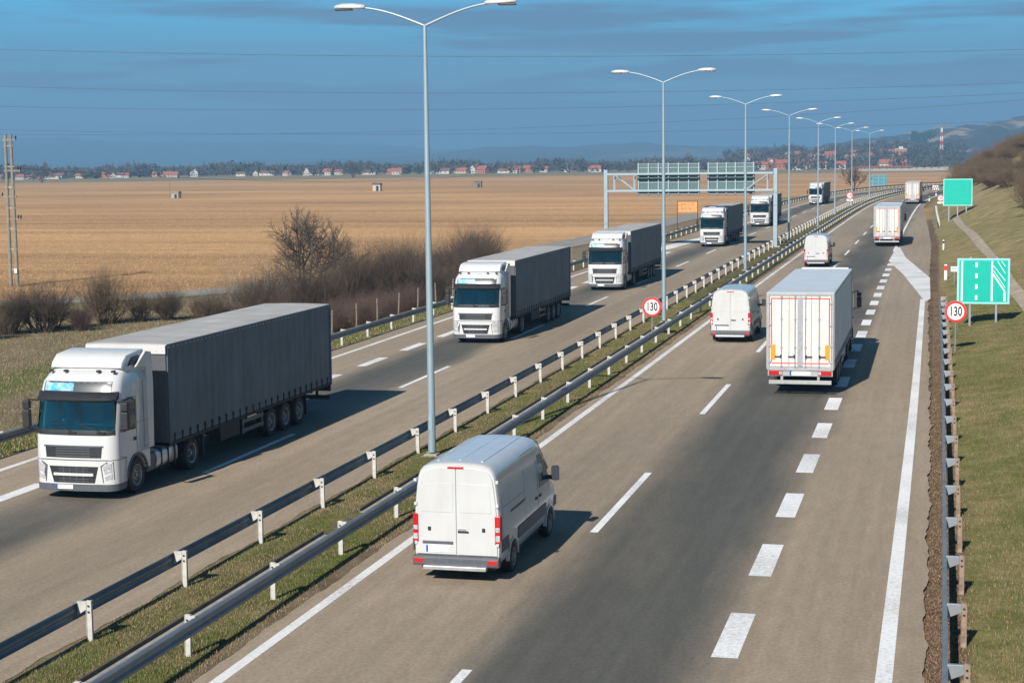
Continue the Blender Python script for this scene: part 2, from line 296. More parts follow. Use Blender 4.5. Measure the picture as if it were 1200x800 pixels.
def road_mat(name, darks, base=(.315, .252, .182), dark=(.094, .092, .080)):
    """darks: list of (centre s, half width, strength); UV carries (lateral s, Y) in metres."""
    m = bpy.data.materials.new(name); m.use_nodes = True; t = m.node_tree; p = t.nodes['Principled BSDF']; lk = t.links.new; N = t.nodes.new
    uv = N('ShaderNodeUVMap'); sp = N('ShaderNodeSeparateXYZ'); lk(uv.outputs[0], sp.inputs[0])
    def math_(op, a, b=None, c=None):
        n = N('ShaderNodeMath'); n.operation = op
        for i, v in enumerate((a, b, c)):
            if v is None: continue
            if isinstance(v, (int, float)): n.inputs[i].default_value = v
            else: lk(v, n.inputs[i])
        return n.outputs[0]
    def noise(sc, det, mapping=None, ro=.5):
        n = N('ShaderNodeTexNoise'); n.inputs['Scale'].default_value = sc; n.inputs['Detail'].default_value = det; n.inputs['Roughness'].default_value = ro
        if mapping:
            mm = N('ShaderNodeMapping'); mm.inputs['Scale'].default_value = mapping; lk(uv.outputs[0], mm.inputs[0]); lk(mm.outputs[0], n.inputs['Vector'])
        else: lk(uv.outputs[0], n.inputs['Vector'])
        return n.outputs[0]
    wob = math_('MULTIPLY', math_('SUBTRACT', noise(1, 5, (.35, .07, 1)), .5), 2.2)
    sx = math_('ADD', sp.outputs[0], wob)
    tot = None
    for c, hw, st in darks:
        g = math_('MULTIPLY', math_('SUBTRACT', 1.0, math_('SMOOTH_MIN', 1.0, math_('POWER', math_('DIVIDE', math_('ABSOLUTE', math_('SUBTRACT', sx, c)), hw), 2.6), .25)), st)
        g = math_('MAXIMUM', g, 0)
        tot = g if tot is None else math_('ADD', tot, g)
    patch = noise(1, 6, (.28, .055, 1), .55)
    k = math_('MULTIPLY', tot, math_('ADD', math_('MULTIPLY', patch, 1.3), .35)); kk = N('ShaderNodeClamp'); lk(k, kk.inputs[0])
    mx = N('ShaderNodeMix'); mx.data_type = 'RGBA'; lk(kk.outputs[0], mx.inputs[0]); mx.inputs[6].default_value = (*base, 1); mx.inputs[7].default_value = (*dark, 1)
    # streaks along the wheel tracks, cloud-like stains and aggregate grain
    st = noise(1, 5, (2.6, .05, 1), .6); big = noise(1, 4, (.12, .03, 1)); grain = noise(11, 5, None, .85); mid = noise(1, 6, (3.2, .75, 1), .7)
    mul = math_('ADD', math_('MULTIPLY', st, .5), .75); mul = math_('MULTIPLY', mul, math_('ADD', math_('MULTIPLY', big, .5), .75))
    mul = math_('MULTIPLY', mul, math_('ADD', math_('MULTIPLY', grain, 1.7), .15)); mul = math_('MULTIPLY', mul, math_('ADD', math_('MULTIPLY', mid, .55), .73))
    mm = N('ShaderNodeMix'); mm.data_type = 'RGBA'; mm.blend_type = 'MULTIPLY'; mm.inputs[0].default_value = 1; lk(mx.outputs[2], mm.inputs[6]); lk(mul, mm.inputs[7])
    # pale aggregate specks
    vo = N('ShaderNodeTexNoise'); vo.inputs['Scale'].default_value = 11; vo.inputs['Detail'].default_value = 3; vo.inputs['Roughness'].default_value = .9; lk(uv.outputs[0], vo.inputs['Vector'])
    rr_ = N('ShaderNodeMapRange'); rr_.inputs[1].default_value = .70; rr_.inputs[2].default_value = .78; rr_.inputs[4].default_value = .5; lk(vo.outputs[0], rr_.inputs[0])
    m3 = N('ShaderNodeMix'); m3.data_type = 'RGBA'; lk(rr_.outputs[0], m3.inputs[0]); lk(mm.outputs[2], m3.inputs[6]); m3.inputs[7].default_value = (.38, .34, .30, 1)
    lk(m3.outputs[2], p.inputs['Base Color']); p.inputs['Roughness'].default_value = .82; p.inputs['Specular IOR Level'].default_value = .35
    bp = N('ShaderNodeBump'); bp.inputs['Strength'].default_value = .35; bp.inputs['Distance'].default_value = .01; lk(grain, bp.inputs['Height']); lk(bp.outputs[0], p.inputs['Normal'])
    return m

def ground_mat():
    m = bpy.data.materials.new('terrain'); m.use_nodes = True; t = m.node_tree; p = t.nodes['Principled BSDF']; lk = t.links.new; N = t.nodes.new
    at = N('ShaderNodeAttribute'); at.attribute_name = 'Col'; at2 = N('ShaderNodeAttribute'); at2.attribute_name = 'Col2'; fl = N('ShaderNodeAttribute'); fl.attribute_name = 'field'
    tc = N('ShaderNodeTexCoord')
    def noise(sc, det, mp=None, ro=.6):
        n = N('ShaderNodeTexNoise'); n.inputs['Scale'].default_value = sc; n.inputs['Detail'].default_value = det; n.inputs['Roughness'].default_value = ro
        if mp:
            mm = N('ShaderNodeMapping'); mm.inputs['Scale'].default_value = mp; mm.inputs['Rotation'].default_value = (0, 0, R(8)); lk(tc.outputs['Object'], mm.inputs[0]); lk(mm.outputs[0], n.inputs['Vector'])
        else: lk(tc.outputs['Object'], n.inputs['Vector'])
        return n.outputs[0]
    def mr(x, a, b, c, d):
        r = N('ShaderNodeMapRange'); lk(x, r.inputs[0])
        for i, v in enumerate((a, b, c, d)): r.inputs[i + 1].default_value = v
        return r.outputs[0]
    def mulc(c, f):
        x = N('ShaderNodeMix'); x.data_type = 'RGBA'; x.blend_type = 'MULTIPLY'; x.inputs[0].default_value = 1; lk(c, x.inputs[6]); lk(f, x.inputs[7]); return x.outputs[2]
    mx = N('ShaderNodeMix'); mx.data_type = 'RGBA'; lk(mr(noise(.7, 8, None, .7), .40, .62, 0, 1), mx.inputs[0]); lk(at.outputs[0], mx.inputs[6]); lk(at2.outputs[0], mx.inputs[7])
    c = mulc(mx.outputs[2], mr(noise(9, 6, None, .8), .3, .7, .62, 1.38))
    c = mulc(c, mr(noise(.06, 4), .3, .7, .85, 1.15))
    # stubble: bands along the tractor rows, clumpy grain
    band = mr(noise(1, 5, (.006, .09, 1)), .3, .7, .76, 1.22)
    grain = mr(noise(1, 6, (1.2, .9, 1), .8), .3, .7, .74, 1.26)
    f0 = N('ShaderNodeMath'); f0.operation = 'MULTIPLY'; lk(band, f0.inputs[0]); lk(grain, f0.inputs[1]); f = N('ShaderNodeMath'); f.operation = 'MULTIPLY'; lk(f0.outputs[0], f.inputs[0]); lk(mr(noise(1, 6, (.007, .016, 1), .6), .35, .65, .78, 1.14), f.inputs[1])
    c2 = mulc(mx.outputs[2], f.outputs[0])
    fin = N('ShaderNodeMix'); fin.data_type = 'RGBA'; lk(fl.outputs['Fac'], fin.inputs[0]); lk(c, fin.inputs[6]); lk(c2, fin.inputs[7])
    lk(fin.outputs[2], p.inputs['Base Color']); p.inputs['Roughness'].default_value = .95; p.inputs['Specular IOR Level'].default_value = .15
    b = N('ShaderNodeBump'); b.inputs['Strength'].default_value = .6; b.inputs['Distance'].default_value = .06; lk(noise(7, 6, None, .8), b.inputs['Height']); lk(b.outputs[0], p.inputs['Normal'])
    return m

# ------------------------------------------------------------------ ground sheet
def lines(*segs):
    out = []
    for a, b, st in segs: out += list(np.arange(a, b, st))
    return np.array(out)
S = lines((-11000, -3000, 1000), (-3000, -1000, 250), (-1000, -300, 50), (-300, -110, 12), (-110, -60, 2.5), (-60, -40, 1), (-40, -28, .5), (-28, -17, 2.75), (-17, -12, .25), (-12, -1, 2.2),
          (-1, 4, .25), (4, 12, .6), (12, 40, 2), (40, 110, 8), (110, 300, 30), (300, 1000, 100), (1000, 11000, 1000))
Yl = lines((-4000, -400, 600), (-400, -40, 40), (-40, 16, 4), (16, 60, .6), (60, 130, 1), (130, 260, 2.5), (260, 700, 6), (700, 1600, 40), (1600, 3000, 200), (3000, 13500, 700))
def lerp3(a, b, t): return np.asarray(a)[None, :] * (1 - t[:, None]) + np.asarray(b)[None, :] * t[:, None]
def build_ground():
    s, y = np.meshgrid(S, Yl); s = s.ravel(); y = y.ravel()
    wgt = np.clip(1 - (np.abs(s) - 300) / 700, 0, 1); x = s + cY(y) * np.where(y > 700, np.clip(1 - (y - 700) / 500, 0, 1), 1) * wgt
    z = ground_z(x, y); sr = x - cY(y)
    z = np.where((sr > -28.0) & (sr < edgeR(y) - .1) & (y < 1200) & ~((sr > -16.6) & (sr < -12.7)), -.06, z)
    n = len(s); A = np.zeros((n, 4)); B = np.zeros((n, 4)); A[:, 3] = B[:, 3] = 1; fld = np.zeros(n)
    def setc(mask, a, b, f=0.):
        A[mask, :3] = a; B[mask, :3] = b; fld[mask] = f
    D = np.hypot(x, y)
    roady = np.interp(x, [-150, -110, -85, -71, -62, -55, -50, -47, -45.5], [92, 106, 115, 122, 131, 146, 170, 205, 260]); fieldside = (y > roady) & (x < -44) | (sr < -52) & (y > 300) | (x < -150)
    green, dry, dirt, straw = (.065, .08, .022), (.185, .145, .08), (.15, .105, .07), (.30, .235, .13)
    setc(np.ones(n, bool), (.54, .325, .155), (.44, .262, .125), 1)
    far = (D > 1130); setc(far, (.22, .19, .10), (.28, .22, .13), 0)
    far = (D > 1800); setc(far, (.08, .085, .05), (.16, .14, .08), 0)
    near = ~fieldside & (y < 640) & (sr < -28); setc(near, (.25, .20, .12), (.17, .135, .085))
    m = near & (y > roady - 9) & (x < -46); setc(m, (.09, .13, .03), (.16, .15, .06))
    m = near & (sr < -40) & (sr > -48) & (y < 110); setc(m, (.09, .13, .03), (.16, .15, .06))
    m = near & (sr > -43) & (sr < -36); setc(m, (.25, .20, .12), (.17, .135, .085))
    m = near & (sr > -36) & (sr < -32.5); setc(m, (.24, .19, .10), (.15, .15, .055))
    m = near & (sr > -32.5) & (sr < -29.2); setc(m, green, dry)
    m = near & (sr > -29.2); setc(m, dirt, (.16, .15, .06))
    m = (sr > -17) & (sr < -12) & (y < 700); setc(m, green, (.19, .155, .075))
    m2 = m & (sr > -13.4); setc(m2, (.19, .15, .10), (.12, .085, .055))
    m2 = m & (sr < -15.9); setc(m2, (.22, .175, .10), (.12, .125, .045))
    e = edgeR(y); r = (sr > e - .6) & (y < 720) & (sr < 160)
    setc(r, (.135, .135, .042), (.27, .22, .10))
    rf = r & (y > 112); setc(rf, (.19, .165, .065), (.33, .26, .135))
    setc(r & (sr < e + .75), (.20, .135, .09), (.10, .065, .042))
    hillw = r & (sr > e + 4) & (y > 230); setc(hillw, (.22, .185, .085), (.36, .275, .15))
    ny, ns = len(Yl), len(S); idx = np.arange(ny * ns).reshape(ny, ns)
    F = np.stack([idx[:-1, :-1], idx[:-1, 1:], idx[1:, 1:], idx[1:, :-1]], -1).reshape(-1, 4)
    o = np_mesh('ground', np.c_[x, y, z], F, ground_mat(), smooth=True, attrs=dict(Col=('FLOAT_COLOR', A), Col2=('FLOAT_COLOR', B), field=('FLOAT', fld)))
    tag(o, kind='structure')
build_ground()

def strip(name, s0, s1, y0, y1, z, m, step=4., ncol=1, s1f=None, kind='structure', parent=None, ragged=None):
    ys = np.arange(y0, y1 + step * .5, step); ys[-1] = y1; rows = []
    for yv in ys:
        a = s0; b = s1 if s1f is None else float(s1f(yv))
        if ragged and yv < 260:
            jit = lambda q: .03 * math.sin(yv * .9 + q) + .022 * math.sin(yv * 2.3 + q * 2) + .012 * math.sin(yv * 5.1 + q) + .01 * math.sin(yv * 8.3 + q * 3)
            a += ragged[0] * jit(1); b += ragged[1] * jit(4)
        for j in range(ncol + 1):
            s = a + (b - a) * j / ncol; rows.append((s, yv))
    rows = np.array(rows); V = np.c_[rows[:, 0] + cY(rows[:, 1]), rows[:, 1], np.full(len(rows), z)]
    idx = np.arange(len(rows)).reshape(len(ys), ncol + 1)
    F = np.stack([idx[:-1, :-1], idx[:-1, 1:], idx[1:, 1:], idx[1:, :-1]], -1).reshape(-1, 4)
    o = np_mesh(name, V, F, m, uv=rows, parent=parent)
    if kind: tag(o, kind=kind)
    return o
strip('carriageway_right', -12.98, 0, -60, 680, 0.0, road_mat('asphalt_right', [(-6.1, 2.75, 1.1), (-10.0, 1.6, .12)]), .2, 4, s1f=edgeR, ragged=(1, 1.2))
strip('carriageway_left', -29.0, -16.35, -60, 680, 0.0, road_mat('asphalt_left', [(-23.3, 2.0, .95), (-19.0, 1.2, .15)]), .2, 4, ragged=(1, 1.3))

def marks(name, quads, m, z=.005):
    """quads: (s0,s1,y0,y1); long lines are cut into short pieces so they follow the curve."""
    V = []; F = []; U = []
    for s0, s1, y0, y1 in quads:
        k = max(1, int((y1 - y0) / 8)); ys = np.linspace(y0, y1, k + 1)
        for a in ys:
            c = float(cY(a)); V += [(s0 + c, a, z), (s1 + c, a, z)]
        b = len(V) - 2 * (k + 1)
        for i in range(k): F.append((b + 2 * i, b + 2 * i + 1, b + 2 * i + 3, b + 2 * i + 2))
    o = np_mesh(name, V, F, m); return tag(o, kind='structure')
marks('edge_line', [(-12.66, -12.42, -50, 620), (-27.95, -27.7, -50, 168), (-25.75, -25.5, 200, 620)], M['paint2'])
marks('edge_line', [(-1.05, -.75, -50, 112.8)], M['paint'])
marks('edge_line', [(-4.15, -3.9, 168, 620)], M['paint'], .006)
marks('lane_line', [(-8.42, -8.22, 21.2 + 20.1 * k, 29.5 + 20.1 * k) for k in range(-3, 28)], M['paint'])
marks('lane_line', [(-21.52, -21.32, 47.2 + 19.4 * k, 54.6 + 19.4 * k) for k in range(-5, 28)], M['paint'])
marks('merge_line', [(-4.08, -3.58, 31.2 + 6.4 * k, 34.4 + 6.4 * k) for k in range(-8, 19)], M['paint'])
marks('merge_line', [(-25.65, -25.2, 73.4 + 6.42 * k, 76.8 + 6.42 * k) for k in range(-14, 15)], M['paint'])
def poly_mark(name, pts, m, z=.007):
    o = np_mesh(name, [(a, b, z) for a, b in pts], [tuple(range(len(pts)))], m); return tag(o, kind='structure')
poly_mark('gore_marking', [(-1.0, 111), (-.68, 113), (-.85, 132.4), (-3.15, 158), (-4.05, 175), (-4.4, 175), (-4.5, 153), (-2.85, 135.5)], M['paint2'])
poly_mark('gore_marking', [(-28.3, 166), (-28.1, 178), (-26.0, 210), (-25.7, 210), (-25.8, 190), (-26.6, 172), (-27.9, 160)], M['paint'])

# service road in the field
def ribbon(name, pts, w, z, m):
    V = []; F = []
    for i, (x, y) in enumerate(pts):
        a = Vector(pts[min(i + 1, len(pts) - 1)]) - Vector(pts[max(i - 1, 0)]); a.normalize(); nrm = Vector((a.y, -a.x))
        for q in (-w / 2, w / 2):
            X, Yv = x + nrm.x * q, y + nrm.y * q; V.append((X, Yv, z if z is not None else gz(X, Yv) + .05))
        if i: F.append((2 * i - 2, 2 * i - 1, 2 * i + 1, 2 * i))
    return tag(np_mesh(name, V, F, m), kind='structure')
def smoothpath(pts, n=8):
    out = []
    P = [Vector(p) for p in pts]
    for i in range(len(P) - 1):
        p0, p1, p2, p3 = P[max(i - 1, 0)], P[i], P[i + 1], P[min(i + 2, len(P) - 1)]
        for k in range(n):
            t = k / n; out.append(tuple(.5 * ((2 * p1) + (p2 - p0) * t + (2 * p0 - 5 * p1 + 4 * p2 - p3) * t * t + (3 * p1 - p0 - 3 * p2 + p3) * t ** 3)))
    out.append(tuple(P[-1])); return out
M['dirt'] = mat('dirt_track', (.38, .32, .24), .95, var=.2, scale=1.2, dirt=(.22, .18, .10), dirt_scale=.9, dirt_amt=.7)
M['track'] = mat('service_road', (.27, .255, .225), .95, var=.15, scale=.6, bump=.2, bscale=8, dirt=(.25, .2, .14), dirt_scale=.5, dirt_amt=.4)
ribbon('service_road', smoothpath([(-150, 92), (-110, 106), (-85, 115), (-71, 122), (-62, 131), (-55, 146), (-50, 170), (-47, 205), (-45.5, 260), (-45, 330)]), 5.6, None, M['track'])

# dirt track climbing the slope
def ray_ground(px, py):
    D = (_d + _r2 * ((px - 600) / 2014.75) - _u2 * ((py - 400) / 2014.75)); t = 40.
    while t < 900:
        P = Vector((0, 0, CAM_H)) + D * t
        if P.z < gz(P.x, P.y): return (P.x, P.y)
        t += .5
ribbon('dirt_track', smoothpath([ray_ground(*q) for q in ((1250, 420), (1225, 385), (1200, 354), (1180, 329), (1163, 303), (1146, 284), (1130, 268), (1120, 256))], 10), .8, None, M['dirt'])

# gutter along the right side of the median
def gutter():
    g = thing('drain_channel', 'concrete drain channel with dark lip running along the median grass', 'drain channel', (0, 0, 0))
    for (y0, y1) in ((8, 39.8), (42.6, 96), (100, 320)):
        b = MB(); ys = list(np.arange(y0, y1, 8)) + [y1]
        def ring(y, pr):
            c = float(cY(y)); return [(s + c, y, z) for s, z in pr]
        b.loft([ring(y, [(-14.96, -.10), (-14.90, -.10), (-14.90, .09), (-14.96, .09)]) for y in ys]); b.build('channel_lip', M['gutter'], g)
        b = MB(); b.loft([ring(y, [(-14.90, -.12), (-14.45, -.12), (-14.45, .005), (-14.5, .0), (-14.82, .0), (-14.90, .012)]) for y in ys]); b.build('channel_floor', M['concrete'], g)
        b = MB(); b.loft([ring(y, [(-15.06, -.08), (-14.985, -.08), (-14.985, .02), (-15.06, -.01)]) for y in ys]); b.build('channel_joint', M['gutter'], g)
    b = MB(); b.box(-15.3, -14.0, 39.9, 42.5, -.1, -.02); b.build('basin', M['concrete'], g)
    b = MB(); b.box(-15.0, -14.3, 40.6, 41.8, -.019, .0); b.build('basin_grate', M['gutter'], g)
gutter()

# ------------------------------------------------------------------ guard rails
WP = [(0, -.155), (.03, -.15), (.075, -.115), (.08, -.07), (.03, -.025), (.03, .025), (.08, .07), (.075, .115), (.03, .15), (0, .155)]
def guard_rail(label, s_post, side, y0, y1, step, y_first, pmat, spacer=.18, pmax=95, sfun=None, zc=.60, slopeend=False, double=False):
    """side = +1: beam on the +X side of the posts."""
    g = thing('guard_rail', label, 'guard rail', (s_post, y_first, 0), 0, 'crash barriers along the motorway')
    ox, oy = s_post, y_first
    ys = sorted(set(list(np.arange(y0, y1, 4 if y1 < 350 else 6)) + [y1]))
    def sv(y): return (sfun(y) if sfun else s_post) + float(cY(y))
    b = MB(); rings = []
    for y in ys:
        x = sv(y) + side * (spacer + .06); drop = 0
        if slopeend: drop = max(0, (y - (y1 - 8)) / 8) * .45
        zz = zc - drop
        rings.append([(x - ox + side * a, y - oy, zz + w) for a, w in WP] + [(x - ox + side * (a - .012), y - oy, zz + w) for a, w in WP[::-1]])
    b.loft(rings)
    if side < 0: b.f = [f[::-1] for f in b.f]
    b.build('beam', M['rail'], g, angle=20)
    # one post prototype with its spacer, then copies
    p = MB(); p.box(-.055, .055, -.035, .035, -.25, .80); p.box(-.055, -.045, -.05, .05, -.25, .80)
    q = MB()
    x0, x1 = (.055, spacer + .06) if side > 0 else (-spacer - .06, -.055)
    if side > 0: q.prism_y([(x0, .78), (x1, .78), (x1, .50), (x0, .62)], -.045, .045)
    else: q.prism_y([(x0, .78), (x1, .78), (x1, .62), (x0, .50)], -.045, .045)
    ylist = [y_first + step * k for k in range(-30, 200) if y0 < y_first + step * k < y1]
    p.mat = 1
    for zz in (.70, .58): p.box(-.02, .02, -.056, -.0505, zz - .018, zz + .018)
    proto = p.build('post', [pmat, M['dark']], None, bevel=.004); sp = q.build('spacer', M['galv'] if pmat is M['rust'] else pmat, proto, bevel=.004)
    proto.parent = g; KIDS.setdefault(g.name, []).append(proto)
    first = True
    ylist = sorted(ylist, key=lambda v: abs(v - 45))
    for y in ylist[:pmax]:
        o = proto if first else copy_tree(proto, g); first = False
        o.location = (sv(y) - ox, y - oy, 0)
        o.rotation_euler = (random.uniform(-.015, .015), random.uniform(-.015, .015), random.uniform(-.04, .04))
    rest = ylist[pmax:]
    if rest:
        b = MB()
        for y in rest:
            x = sv(y) - ox; b.box(x - .055, x + .055, y - oy - .05, y - oy + .05, -.25, .80)
        tag(b.build('post', pmat, g), kind='stuff')
    return g
guard_rail('long guard rail with pale posts on the oncoming side of the median', -16.08, -1, 6, 545, 4.36, 29.88, M['post'])
guard_rail('guard rail with the drain channel beside it, nearer side of the median', -13.74, 1, 6, 545, 4.28, 29.3, M['post'], spacer=.10)
guard_rail('guard rail along the far outer verge beside the stubble field', -29.32, 1, 30, 600, 4.12, 81.9, M['post'], spacer=.14)
guard_rail('guard rail with rusty posts and galvanised spacers beside the grass slope', .50, -1, 6, 108, 4.02, 33.0, M['rust'], spacer=.26, slopeend=True)
guard_rail('short rail piece beyond the 130 sign, low at the exit lane edge', .3, -1, 222, 290, 4.0, 224, M['post'], sfun=lambda y: float(np.interp(y, [222, 290], [.15, -.6])))

# ------------------------------------------------------------------ street lamps
def make_lamp():
    t = thing('street_lamp', 'tall grey-blue twin-arm street lamp on the median, closest one, beside the white van', 'street lamp', (0, 0, 0), 0, 'twin-arm lamps along the median')
    b = MB(); b.tube([(0, 0, .1), (0, 0, 4), (0, 0, 9), (0, 0, 13.4)], [.125, .11, .085, .055], 14); b.build('pole', M['pole'], t, angle=40)
    b = MB(); b.box(-.2, .2, -.2, .2, -.05, .06); b.box(-.3, .3, -.3, .3, -.25, .0); b.build('base_plate', M['concrete'], t, bevel=.01)
    b = MB(); b.box(-.05, .05, -.127, -.105, .8, 1.3); b.build('hatch', M['pole'], t)
    for sx in (-1, 1):
        b = MB(); pts = []
        for k in range(9):
            u = k / 8; pts.append((sx * 2.05 * u, 0, 13.36 + .62 * math.sin(u * math.pi / 2 * .86) / math.sin(math.pi / 2 * .86)))
        b.tube(pts, [.042 - .012 * k / 8 for k in range(9)], 8); b.build('arm', M['pole'], t, angle=50)
        h = MB(); rings = []
        for x, w, hh, zo in ((1.92, .07, .05, 0), (2.0, .13, .09, 0), (2.3, .17, .12, .01), (2.65, .16, .11, .02), (2.86, .12, .07, .02), (2.93, .05, .03, .02)):
            ring = [(sx * x, w * math.cos(a), 13.99 + zo + hh * max(math.sin(a), -.35)) for a in np.linspace(0, 2 * math.pi, 14, endpoint=False)]
            rings.append(ring)
        h.loft(rings)
        if sx > 0: h.f = [f[::-1] for f in h.f]
        hd = h.build('lamp_head', M['lamphead'], t, angle=50)
        h = MB(); h.box(sx * 2.62 - .27, sx * 2.62 + .27, -.12, .12, 13.90, 13.955); h.build('lamp_glass', M['lampglass'], hd, bevel=.02)
    return t
lamp0 = make_lamp()
lampy = [51.4 + 44.3 * k for k in range(8)]
ordn = ['first', 'second', 'third', 'fourth', 'fifth', 'sixth', 'seventh', 'eighth']
for k, y in enumerate(lampy):
    loc = ((-15.53, -14.98, -15.15, -15.35, -15.35, -15.85, -15.85, -15.85)[k] + float(cY(y)), y, 0)
    if k == 0: lamp0.location = loc
    else: copy_tree(lamp0, None, loc, 0, 1, f'{ordn[k]} twin-arm street lamp of the row, counted away from the camera' if k < 7 else 'smallest and farthest twin-arm street lamp of the median row')

# ------------------------------------------------------------------ wheels
def wheel(parent, x, y, z, r, w, side, steel=True, name='wheel', hub=.5):
    """outer face towards side*x"""
    b = MB(); k = side
    prof = [(-w / 2, r * .60), (-w / 2, r * .93), (-w / 2 + w * .12, r * .99), (-w * .1, r), (w * .1, r), (w / 2 - w * .12, r * .99), (w / 2, r * .93), (w / 2, r * .60)]
    b.lathe_x(prof, x, y, z, 32, False); ty = b.build(name, M['black'], parent, angle=30)
    b = MB(); o = w / 2
    pr = [(o * k * .2, r * .605), (o * k * 1.0, r * .60), (o * k * .96, r * .54), (o * k * .45, r * .50), (o * k * .38, r * .30), (o * k * .62, r * .26), (o * k * .62, r * .14), (o * k * .92, r * .12), (o * k * .92, .01)]
    if k < 0: pass
    b.lathe_x(pr if k > 0 else pr, x, y, z, 24)
    if k > 0: b.f = [f[::-1] for f in b.f]
    b.build('rim', M['rim'], ty, angle=30)
    b = MB()
    for q in range(10):
        a = q * math.pi / 5; cy_, cz_ = y + r * .40 * math.cos(a), z + r * .40 * math.sin(a)
        b.lathe_x([(o * k * .30, r * .06), (o * k * .47, r * .06)], x, cy_, cz_, 8)
    b.build('hub_holes', M['dark'], ty)
    return ty

# ------------------------------------------------------------------ lorry (local: +y is forward, front bumper at y=0)
def cab_front(x, z):
    """y of the cab's front skin"""
    yf = np.interp(z, [.3, 1.05, 1.9, 2.8, 3.25, 3.5, 3.62], [-.02, 0, -.04, -.24, -.42, -.75, -1.15]); hw = cab_hw(z)
    r = .30; u = abs(x); bow = .10 * (u / 1.25) ** 2; c = 0
    if u > hw - r: c = r - math.sqrt(max(r * r - (u - (hw - r)) ** 2, 0))
    return float(yf - bow - c * .9)
def cab_hw(z): return float(np.interp(z, [.3, 1.1, 2.0, 2.9, 3.3, 3.5, 3.62], [1.235, 1.245, 1.245, 1.23, 1.18, 1.10, .98]))
def cab_ring(z, yb, inset=0, rec=0):
    hw = cab_hw(z) - inset; xs = [-hw + (.30) * (1 - math.cos(a)) for a in np.linspace(0, math.pi / 2, 6)] + list(np.linspace(-hw + .30, hw - .30, 9))[1:-1] + [hw - .30 * (1 - math.cos(a)) for a in np.linspace(math.pi / 2, 0, 6)]
    return [(x, (cab_front(x, z) if not rec or abs(x) > hw - .12 else -1.35), z) for x in xs] + [(hw, yb + .08, z), (hw - .06, yb, z), (-hw + .06, yb, z), (-hw, yb + .08, z)]
def front_panel(b, xa, xb, za, zb, off, n=10, nz=4, th=.05, trap=0):
    """panel following the cab front, off metres proud"""
    V = []; F = []
    for j in range(nz + 1):
        z = za + (zb - za) * j / nz; k = trap * (1 - j / nz)
        for i in range(n + 1):
            x = (xa + k) + ((xb - k) - (xa + k)) * i / n; V.append((x, cab_front(x, z) + off, z))
    m_ = (n + 1) * (nz + 1)
    for j in range(nz + 1):
        z = za + (zb - za) * j / nz; k = trap * (1 - j / nz)
        for i in range(n + 1):
            x = (xa + k) + ((xb - k) - (xa + k)) * i / n; V.append((x, cab_front(x, z) + off - th, z))
    g = lambda j, i, q=0: q * m_ + j * (n + 1) + i
    for j in range(nz):
        for i in range(n): F += [(g(j, i + 1), g(j, i), g(j + 1, i), g(j + 1, i + 1)), (g(j, i, 1), g(j, i + 1, 1), g(j + 1, i + 1, 1), g(j + 1, i, 1))]
    for i in range(n): F += [(g(0, i), g(0, i + 1), g(0, i + 1, 1), g(0, i, 1)), (g(nz, i + 1), g(nz, i), g(nz, i, 1), g(nz, i + 1, 1))]
    for j in range(nz): F += [(g(j + 1, 0), g(j, 0), g(j, 0, 1), g(j + 1, 0, 1)), (g(j, n), g(j + 1, n), g(j + 1, n, 1), g(j, n, 1))]
    b.add(V, F)
def arch_profile(y0, y1, z0, z1, yc, zc, r):
    pts = [(y1, z1), (y1, z0)]
    a0 = math.asin(max(-1, min(1, (z0 - zc) / r)))
    for a in np.linspace(a0, math.pi - a0, 15): pts.append((yc + r * math.cos(a), zc + r * math.sin(a)))
    return pts + [(y0, z0), (y0, z1)]
